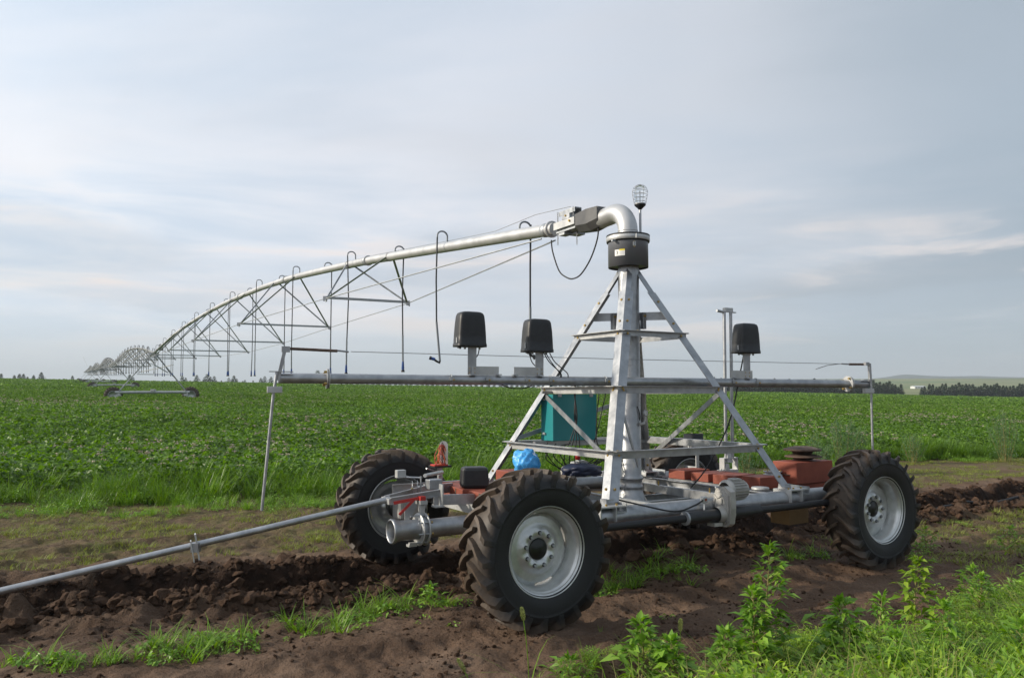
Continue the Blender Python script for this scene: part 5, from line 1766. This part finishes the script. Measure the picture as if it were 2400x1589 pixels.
# ================================================================== TREES far behind the field
def conifer_meshes(h, wd, n, seed, m_, loose=1.0, base=.06):
    g = np.random.default_rng(seed)
    t = g.random(n) ** 1.15; z = h * (base + (1 - base) * t)
    env = wd / 2 * (1 - t) ** .75 * (1 - .28 * np.abs(np.sin(t * 17 + g.uniform(0, 6)))) + .04
    lob = 1 + .35 * np.sin(g.integers(0, 5, n) * 1.3 + z * 3)
    a = g.uniform(0, 6.28, n); rr = env * np.sqrt(g.random(n)) * loose * lob
    L = wd * .24 * (1.15 - .5 * t)
    V, F = leaves_np(np.stack([rr * np.cos(a), rr * np.sin(a), z], 1), a + g.normal(0, .5, n), g.normal(.35, .35, n), L * g.uniform(.6, 1.4, n), L * .45, .1)
    cr = raw_mesh('crown', V, F, m_)
    tr = MB().use(barkm).tube([(0, 0, -.3), (0, 0, h * .5), (0, 0, h * .97)], [wd * .045, wd * .03, .01], 6)
    return cr, tr


TREES = {}


def tree_kind(key, *a):
    cr, tr = conifer_meshes(*a)
    t = tr.build('trunk'); mesh = t.data; bpy.data.objects.remove(t)
    TREES[key] = (cr, mesh)


for k in range(4): tree_kind('row%d' % k, 5.2 + .25 * k, 3.0, 900, 800 + k, conif, 1.0, .02)
for k in range(5): tree_kind('young%d' % k, 4.4, 2.9, 420, 820 + k, conif2, 1.1, .16)
for k in range(4): tree_kind('tall%d' % k, 7.4, 3.9, 800, 840 + k, conif2, 1.1, .10)


def place_tree(key, px, D_, h_scale, label, group, w_scale=1.0, zb=None):
    X = (px - 1200) / 1848.7 * D_
    z = gz(V3((X, D_, 0))) - .1 if zb is None else zb
    o = empty('conifer_tree', loc=(X, D_, z)); o.rotation_euler = (0, 0, rng.uniform(0, 6.28)); o.scale = (h_scale * w_scale, h_scale * w_scale, h_scale)
    for nm, me in zip(('crown', 'trunk'), TREES[key]):
        c = bpy.data.objects.new(nm, me); COL.objects.link(c); c.parent = o
    tag(o, label, 'tree', group)
    return o


# dense dark rows on the right
x = 1652.0; k = 0
while x < 2410:
    if 2133 < x < 2143 or 2146 < x < 2150: x += 3; continue
    if 2118 < x < 2158 or 2172 < x < 2176:
        x += 2; continue
    pos = 'left' if x < 2118 else 'right'
    if 2158 <= x < 2172: lab, grp = 'one of the few dark conifers standing in the gap between the two right tree rows', 'conifers in the gap'
    elif pos == 'left': lab, grp = 'dark conifer of the dense tree row left of the gap with the white farm building', 'dense conifer row left of the gap'
    else: lab, grp = 'dark conifer of the dense tree row right of the gap at the field edge', 'dense conifer row right of the gap'
    hs = (1.0 if x < 2118 else .92 if x > 2176 else .72) * rng.uniform(.88, 1.12)
    if 2100 < x < 2118: hs *= .8
    place_tree('row%d' % (k % 4), x, 296 + rng.uniform(-2.5, 2.5), hs * .98, lab, grp, 1.0, None)
    x += rng.uniform(6.2, 8.6); k += 1
# spaced row behind the boom pipe
x = 800.0
while x < 1640:
    place_tree('young%d' % (k % 5), x, 325, rng.uniform(.62, .82), 'young tree of the evenly spaced planted row showing below the boom pipe', 'evenly spaced young tree row', .8, gz(V3(((x - 1200) / 1848.7 * 290, 290, 0))) - .3)
    x += rng.uniform(11.5, 14.5); k += 1
# young trees between the first drive tower and the left end of the boom
for x, hh in ((478, .66), (494, .9), (503, .95), (520, .55), (537, .8), (545, .6), (549, 1.0), (556, .7), (570, .5), (575, .6), (486, 1.15), (398, .5), (415, .62), (428, .95), (436, .8), (447, .55), (462, 1.05), (594, .55), (612, .8), (621, .95), (636, .9), (305, 1.15), (313, .9), (385, .6)):
    place_tree('young%d' % (k % 5), x, 335, hh, 'small conifer on the skyline between the drive tower and the boom pipe', 'small skyline conifers', 1.0, gz(V3(((x - 1200) / 1848.7 * 285, 285, 0))) - .1); k += 1
for x, hh, lab in ((4, 1.05, 'conifer at the very edge of the photo, leftmost on the skyline'), (17, .72, 'second skyline conifer from the edge, short and broad'), (35, .92, 'first tree of the left skyline clump, slim crown'), (47, 1.0, 'tallest pointed tree of the left skyline clump'),
                   (56, .98, 'tree in the middle of the left skyline clump'), (66, .78, 'low tree inside the left skyline clump'), (80, .88, 'round topped tree near the end of the left skyline clump'), (98, 1.08, 'big tree ending the left skyline clump'), (113, .38, 'tiny sapling right of the left skyline clump'), (171, .78, 'lone conifer standing apart on the left skyline'), (753, 0.01, None)):
    if lab: place_tree('tall%d' % (k % 4), x, 330, hh * .80, lab, None, .95, gz(V3(((x - 1200) / 1848.7 * 280, 280, 0))) - .2); k += 1
place_tree('young2', 745, 335, 1.55, 'lone conifer top showing above the boom pipe beside its left flange', None, 1.0, gz(V3((-70, 285, 0))) - .2)

# far farm buildings
def far_building(name, px0, px1, D_, zb, h, m_, roof, lab, posts=0):
    x0, x1 = (px0 - 1200) / 1848.7 * D_, (px1 - 1200) / 1848.7 * D_
    w = x1 - x0; root = empty(name, loc=((x0 + x1) / 2, D_, zb))
    tag(root, lab, 'building')
    MB().use(m_).box((0, 0, h / 2), (w, 7, h)).build('wall', None, root)
    MB().use(roof).poly_ext((-w / 2 - .3, 0, h), (w / 2 + .3, 0, h), [(-3.9, -.05), (3.9, -.05), (0, h * .45)], (0, 1, 0), (0, 0, 1)).build('roof', None, root)
    n = posts or 4
    for q in range(n):
        MB().use(dark).box((-w / 2 + w * (q + .5) / n, -3.52, h * .45), (w * (.03 if posts else .08), .05, h * (.9 if posts else .4))).build('door' if q == 0 and not posts else 'window', None, root)


greyroof = mat('pale_roof', (.45, .48, .50), .6)
far_building('farm_building', 2137, 2163, 620, gz(V3((318, 620, 0))) + .2, 1.5, white, greyroof, 'small white farm building in the gap between the right tree rows')
far_building('long_shed', 1516, 1656, 312, gz(V3((65, 300, 0))) + .05, 1.25, white, greyroof, 'long low white shed seen behind the crossbraces at the field horizon', 7)


# ================================================================== individual plants
def weed_plant(name, x, y, h, seed, L=.10, m_=weedm, dens=1.0, spread=.12, lab=None, cat='weed', grp=None, narrow=.32):
    g = np.random.default_rng(seed)
    z = float(terrain(np.array([x]), np.array([y]))[0]) - .02
    o = empty(name, loc=(x, y, z))
    st = MB().use(stemm)
    C, Y, Pp, LL = [], [], [], []
    lean = g.normal(0, .06, 2)
    nodes = int(30 * dens * (h / .6) ** .6)
    main = [V3((lean[0] * t * h + .01 * math.sin(t * 7 + seed), lean[1] * t * h, h * t)) for t in np.linspace(0, 1, 9)]
    st.tube(main, [.007 * (1 - .75 * t) for t in np.linspace(0, 1, 9)], 6)
    for k in range(nodes):
        t = .10 + .90 * (k + g.uniform(0, .6)) / nodes
        t = min(t, .99)
        p = main[int(t * 8)].lerp(main[min(8, int(t * 8) + 1)], t * 8 % 1)
        az = k * 2.4 + g.normal(0, .4)
        br = spread * (1 - t) ** .8 * (1.3 if t > .2 else .8) * g.uniform(.6, 1.4)
        tip = p + V3((math.cos(az) * br, math.sin(az) * br, br * .75))
        if br > .03: st.tube([p, lerp(p, tip, .5) + V3((0, 0, -.005)), tip], [.003, .0025, .0015], 5)
        for q in range(7 if t < .85 else 9):
            f = g.uniform(.25, 1)
            c = lerp(p, tip, f)
            C.append(c); Y.append(az + g.normal(0, .8)); Pp.append(g.normal(.25 if t < .85 else .8, .35)); LL.append(L * (1.35 - .6 * t) * g.uniform(.6, 1.25))
    V, F = leaves_np(np.array([tuple(c) for c in C]), np.array(Y), np.array(Pp), np.array(LL), np.array(LL) * narrow, .14, roll=g.normal(0, .35, len(C)))
    s_ = st.build('stem', None, o)
    c = bpy.data.objects.new('leaves', raw_mesh('leaves', V, F, m_)); COL.objects.link(c); c.parent = o
    return tag(o, lab, cat, grp)


def ground_at(px, py, f=1848.7, pit=R(3.42)):
    X = (px - 1200) / f; Y = (794.5 - py) / f
    d = V3((X, math.cos(pit) - Y * math.sin(pit), math.sin(pit) + Y * math.cos(pit)))
    t = 1.82 / -d.z
    for _ in range(5):
        p = V3((0, 0, 1.82)) + d * t
        t = (1.82 - float(terrain(np.array([p.x]), np.array([p.y]))[0])) / -d.z
    return V3((0, 0, 1.82)) + d * t


for i, (x, y, h, L, lab, nar, sp_) in enumerate((
    (1.60, 5.05, .78, .095, 'tallest pointed-leaf weed standing below the right wheel, tip above the track', .36, .15),
    (1.50, 4.95, .55, .085, 'leafy weed leaning against the left side of the tallest weed', .36, .13),
    (2.05, 5.0, .46, .10, 'broad leaved weed right beside the tallest weed', .42, .13),
    (.80, 4.95, .42, .095, 'bushy pointed-leaf weed below the gap between the two near wheels', .42, .14),
    (.98, 4.85, .30, .09, 'low broad leaved weed at the foot of the bushy pointed-leaf weed', .45, .12),
    (.36, 4.75, .24, .085, 'small feathery weed below the near wheel', .22, .12),
    (2.98, 5.95, .56, .075, 'twining weed climbing in front of the right wheel', .48, .13),
    (3.55, 6.1, .40, .085, 'feathery mugwort weed right of the twining weed', .26, .13),
    (4.35, 6.6, .45, .085, 'star topped weed near the right border, second from the corner', .26, .13),
    (4.95, 7.3, .50, .09, 'feathery weed at the right border above the bindweed patch', .26, .15),
    (3.1, 4.9, .40, .09, 'dark leaved weed in the bottom right bindweed patch', .42, .14),
    (-.66, 6.45, .21, .07, 'small leafy weed inside the grass strip left of the near wheel', .3, .08),
    (2.45, 5.35, .42, .08, 'upright narrow-leaved weed between the tallest weed and the twining weed', .26, .12),
    (2.70, 4.95, .46, .085, 'upright weed near the bottom edge below the twining weed', .3, .12),
    (3.95, 6.9, .34, .08, 'feathery weed between the mugwort and the star topped weed', .24, .13),
    (3.7, 5.5, .44, .085, 'pale upright weed in the middle of the bindweed patch', .3, .12),
    (1.25, 4.75, .36, .09, 'leafy weed at the bottom edge between the bushy weed and the tallest weed', .36, .12),
    (4.6, 8.9, .30, .07, 'feathery clump on the soil at the right border beyond the weed patch', .2, .16),
    (5.35, 8.6, .34, .07, 'feathery grey green clump at the right photo border', .2, .16),
    (2.2, 4.65, .38, .085, 'weed with pale leaves at the very bottom edge below the tallest weed', .34, .12),
    (4.2, 8.25, .24, .06, 'soft grey green tuft on the soil right of the right wheel', .25, .13),
)):
    weed_plant('tall_weed' if h > .45 else 'weed_plant', x, y, h, 900 + i, L, weedm if i not in (6, 10) else (vinem if i == 6 else weedm), 1.15, sp_, lab, 'weed', None, nar)


# bristle grass heads
def seed_head(x, y, h, lean, lab):
    z = float(terrain(np.array([x]), np.array([y]))[0]) - .02
    o = empty('bristle_grass', loc=(x, y, z))
    c = [V3((lean * t * t * h, 0, h * t)) for t in np.linspace(0, 1, 8)]
    MB().use(grassm).tube(c, .0028, 5).build('stalk', None, o)
    d = (c[-1] - c[-2]).normalized()
    hd = mat('seed_head', (.22, .27, .06), .7, island=(.30, .33, .10))
    g = np.random.default_rng(int(h * 1000)); n = 500
    t = g.random(n); a = g.uniform(0, 6.28, n); base = np.array([tuple(c[-1] + d * (tt * .075)) for tt in t])
    r = .008 * np.sin(np.clip(t, .05, .97) * PI) ** .5
    base[:, 0] += r * np.cos(a); base[:, 1] += r * np.sin(a)
    V, F = leaves_np(base, a, g.normal(.7, .2, n), .012, .0035, .1)
    q = bpy.data.objects.new('seed_head', raw_mesh('seed_head', V, F, hd)); COL.objects.link(q); q.parent = o
    V, F = blades(5, h * .8, .01, .007, g, lean=.6, droop=.9)
    q = bpy.data.objects.new('leaf_blade', raw_mesh('leaf_blade', V, F, grassm)); COL.objects.link(q); q.parent = o
    tag(o, lab, 'grass stalk', 'bristle grass seed heads')


seed_head(.10, 4.75, .40, -.08, 'tall pale green bristle grass head in front of the near wheel')
seed_head(-.06, 4.45, .20, .25, 'slanting bristle grass head at the bottom edge, below the near wheel')
seed_head(-.22, 4.55, .16, -.3, 'short bent bristle grass head, leftmost below the near wheel')
seed_head(1.05, 5.05, .33, .02, 'thin bristle grass head right of the bushy weed')


def bush(px, D_, h, w, lab, seed, n=1500):
    x = (px - 1200) / 1848.7 * D_
    z = float(terrain(np.array([x]), np.array([D_]))[0])
    g = np.random.default_rng(seed)
    o = empty('grey_green_bush', loc=(x, D_, z))
    st = MB().use(stemm); C, Y, Pp = [], [], []
    for k in range(16):
        a, r0 = g.uniform(0, 6.28), g.uniform(.1, 1) * w / 2
        hh = h * (1 - .45 * (r0 / (w / 2)) ** 2) * g.uniform(.75, 1.05)
        e = V3((math.cos(a) * r0, math.sin(a) * r0, hh)); b = V3((math.cos(a) * r0 * .3, math.sin(a) * r0 * .3, 0))
        st.tube([b, lerp(b, e, .5), e], [.008, .005, .002], 4)
        m_ = n // 16
        t = g.random(m_) ** .7 * .95 + .05
        for tt in t:
            p = lerp(b, e, tt); q = .14 * w * (1.15 - tt)
            C.append((p.x + g.normal(0, q), p.y + g.normal(0, q), p.z + g.normal(0, .03))); Y.append(g.uniform(0, 6.28)); Pp.append(g.normal(.7, .4))
    V, F = leaves_np(np.array(C), np.array(Y), np.array(Pp), g.uniform(.04, .09, len(C)), .016, .1)
    st.build('stem', None, o)
    c = bpy.data.objects.new('foliage', raw_mesh('foliage', V, F, greyleaf)); COL.objects.link(c); c.parent = o
    tag(o, lab, 'bush')


bush(1968, 17.4, 1.25, 1.35, 'tall grey green bush at the field edge between red boxes and right wheel', 950, 3600)
bush(1905, 17.9, .85, .8, 'lower bushy part plant left of the tall grey green bush', 951, 1500)
bush(2133, 20.3, .85, .7, 'small grey green bush in the crop edge right of the right guide rod', 952, 1000)
bush(2350, 21.0, 1.5, .9, 'tall wispy grey green bush at the right border of the field edge', 953, 2200)
bush(1745, 17.0, .6, .8, 'low bushy plant at the field edge behind the twin mast', 954, 900)

# ================================================================== haze
hm = bpy.data.materials.new('haze_air'); hm.use_nodes = True
N_ = hm.node_tree.nodes; N_.clear(); ou = N_.new('ShaderNodeOutputMaterial'); pv = N_.new('ShaderNodeVolumePrincipled')
pv.inputs['Color'].default_value = (.80, .88, .96, 1); pv.inputs['Density'].default_value = .00030; pv.inputs['Anisotropy'].default_value = .1
hm.node_tree.links.new(pv.outputs[0], ou.inputs['Volume'])
hz = MB().box((0, 0, 62), (15000, 15000, 136)).build('haze', hm)
tag(hz, kind='stuff')
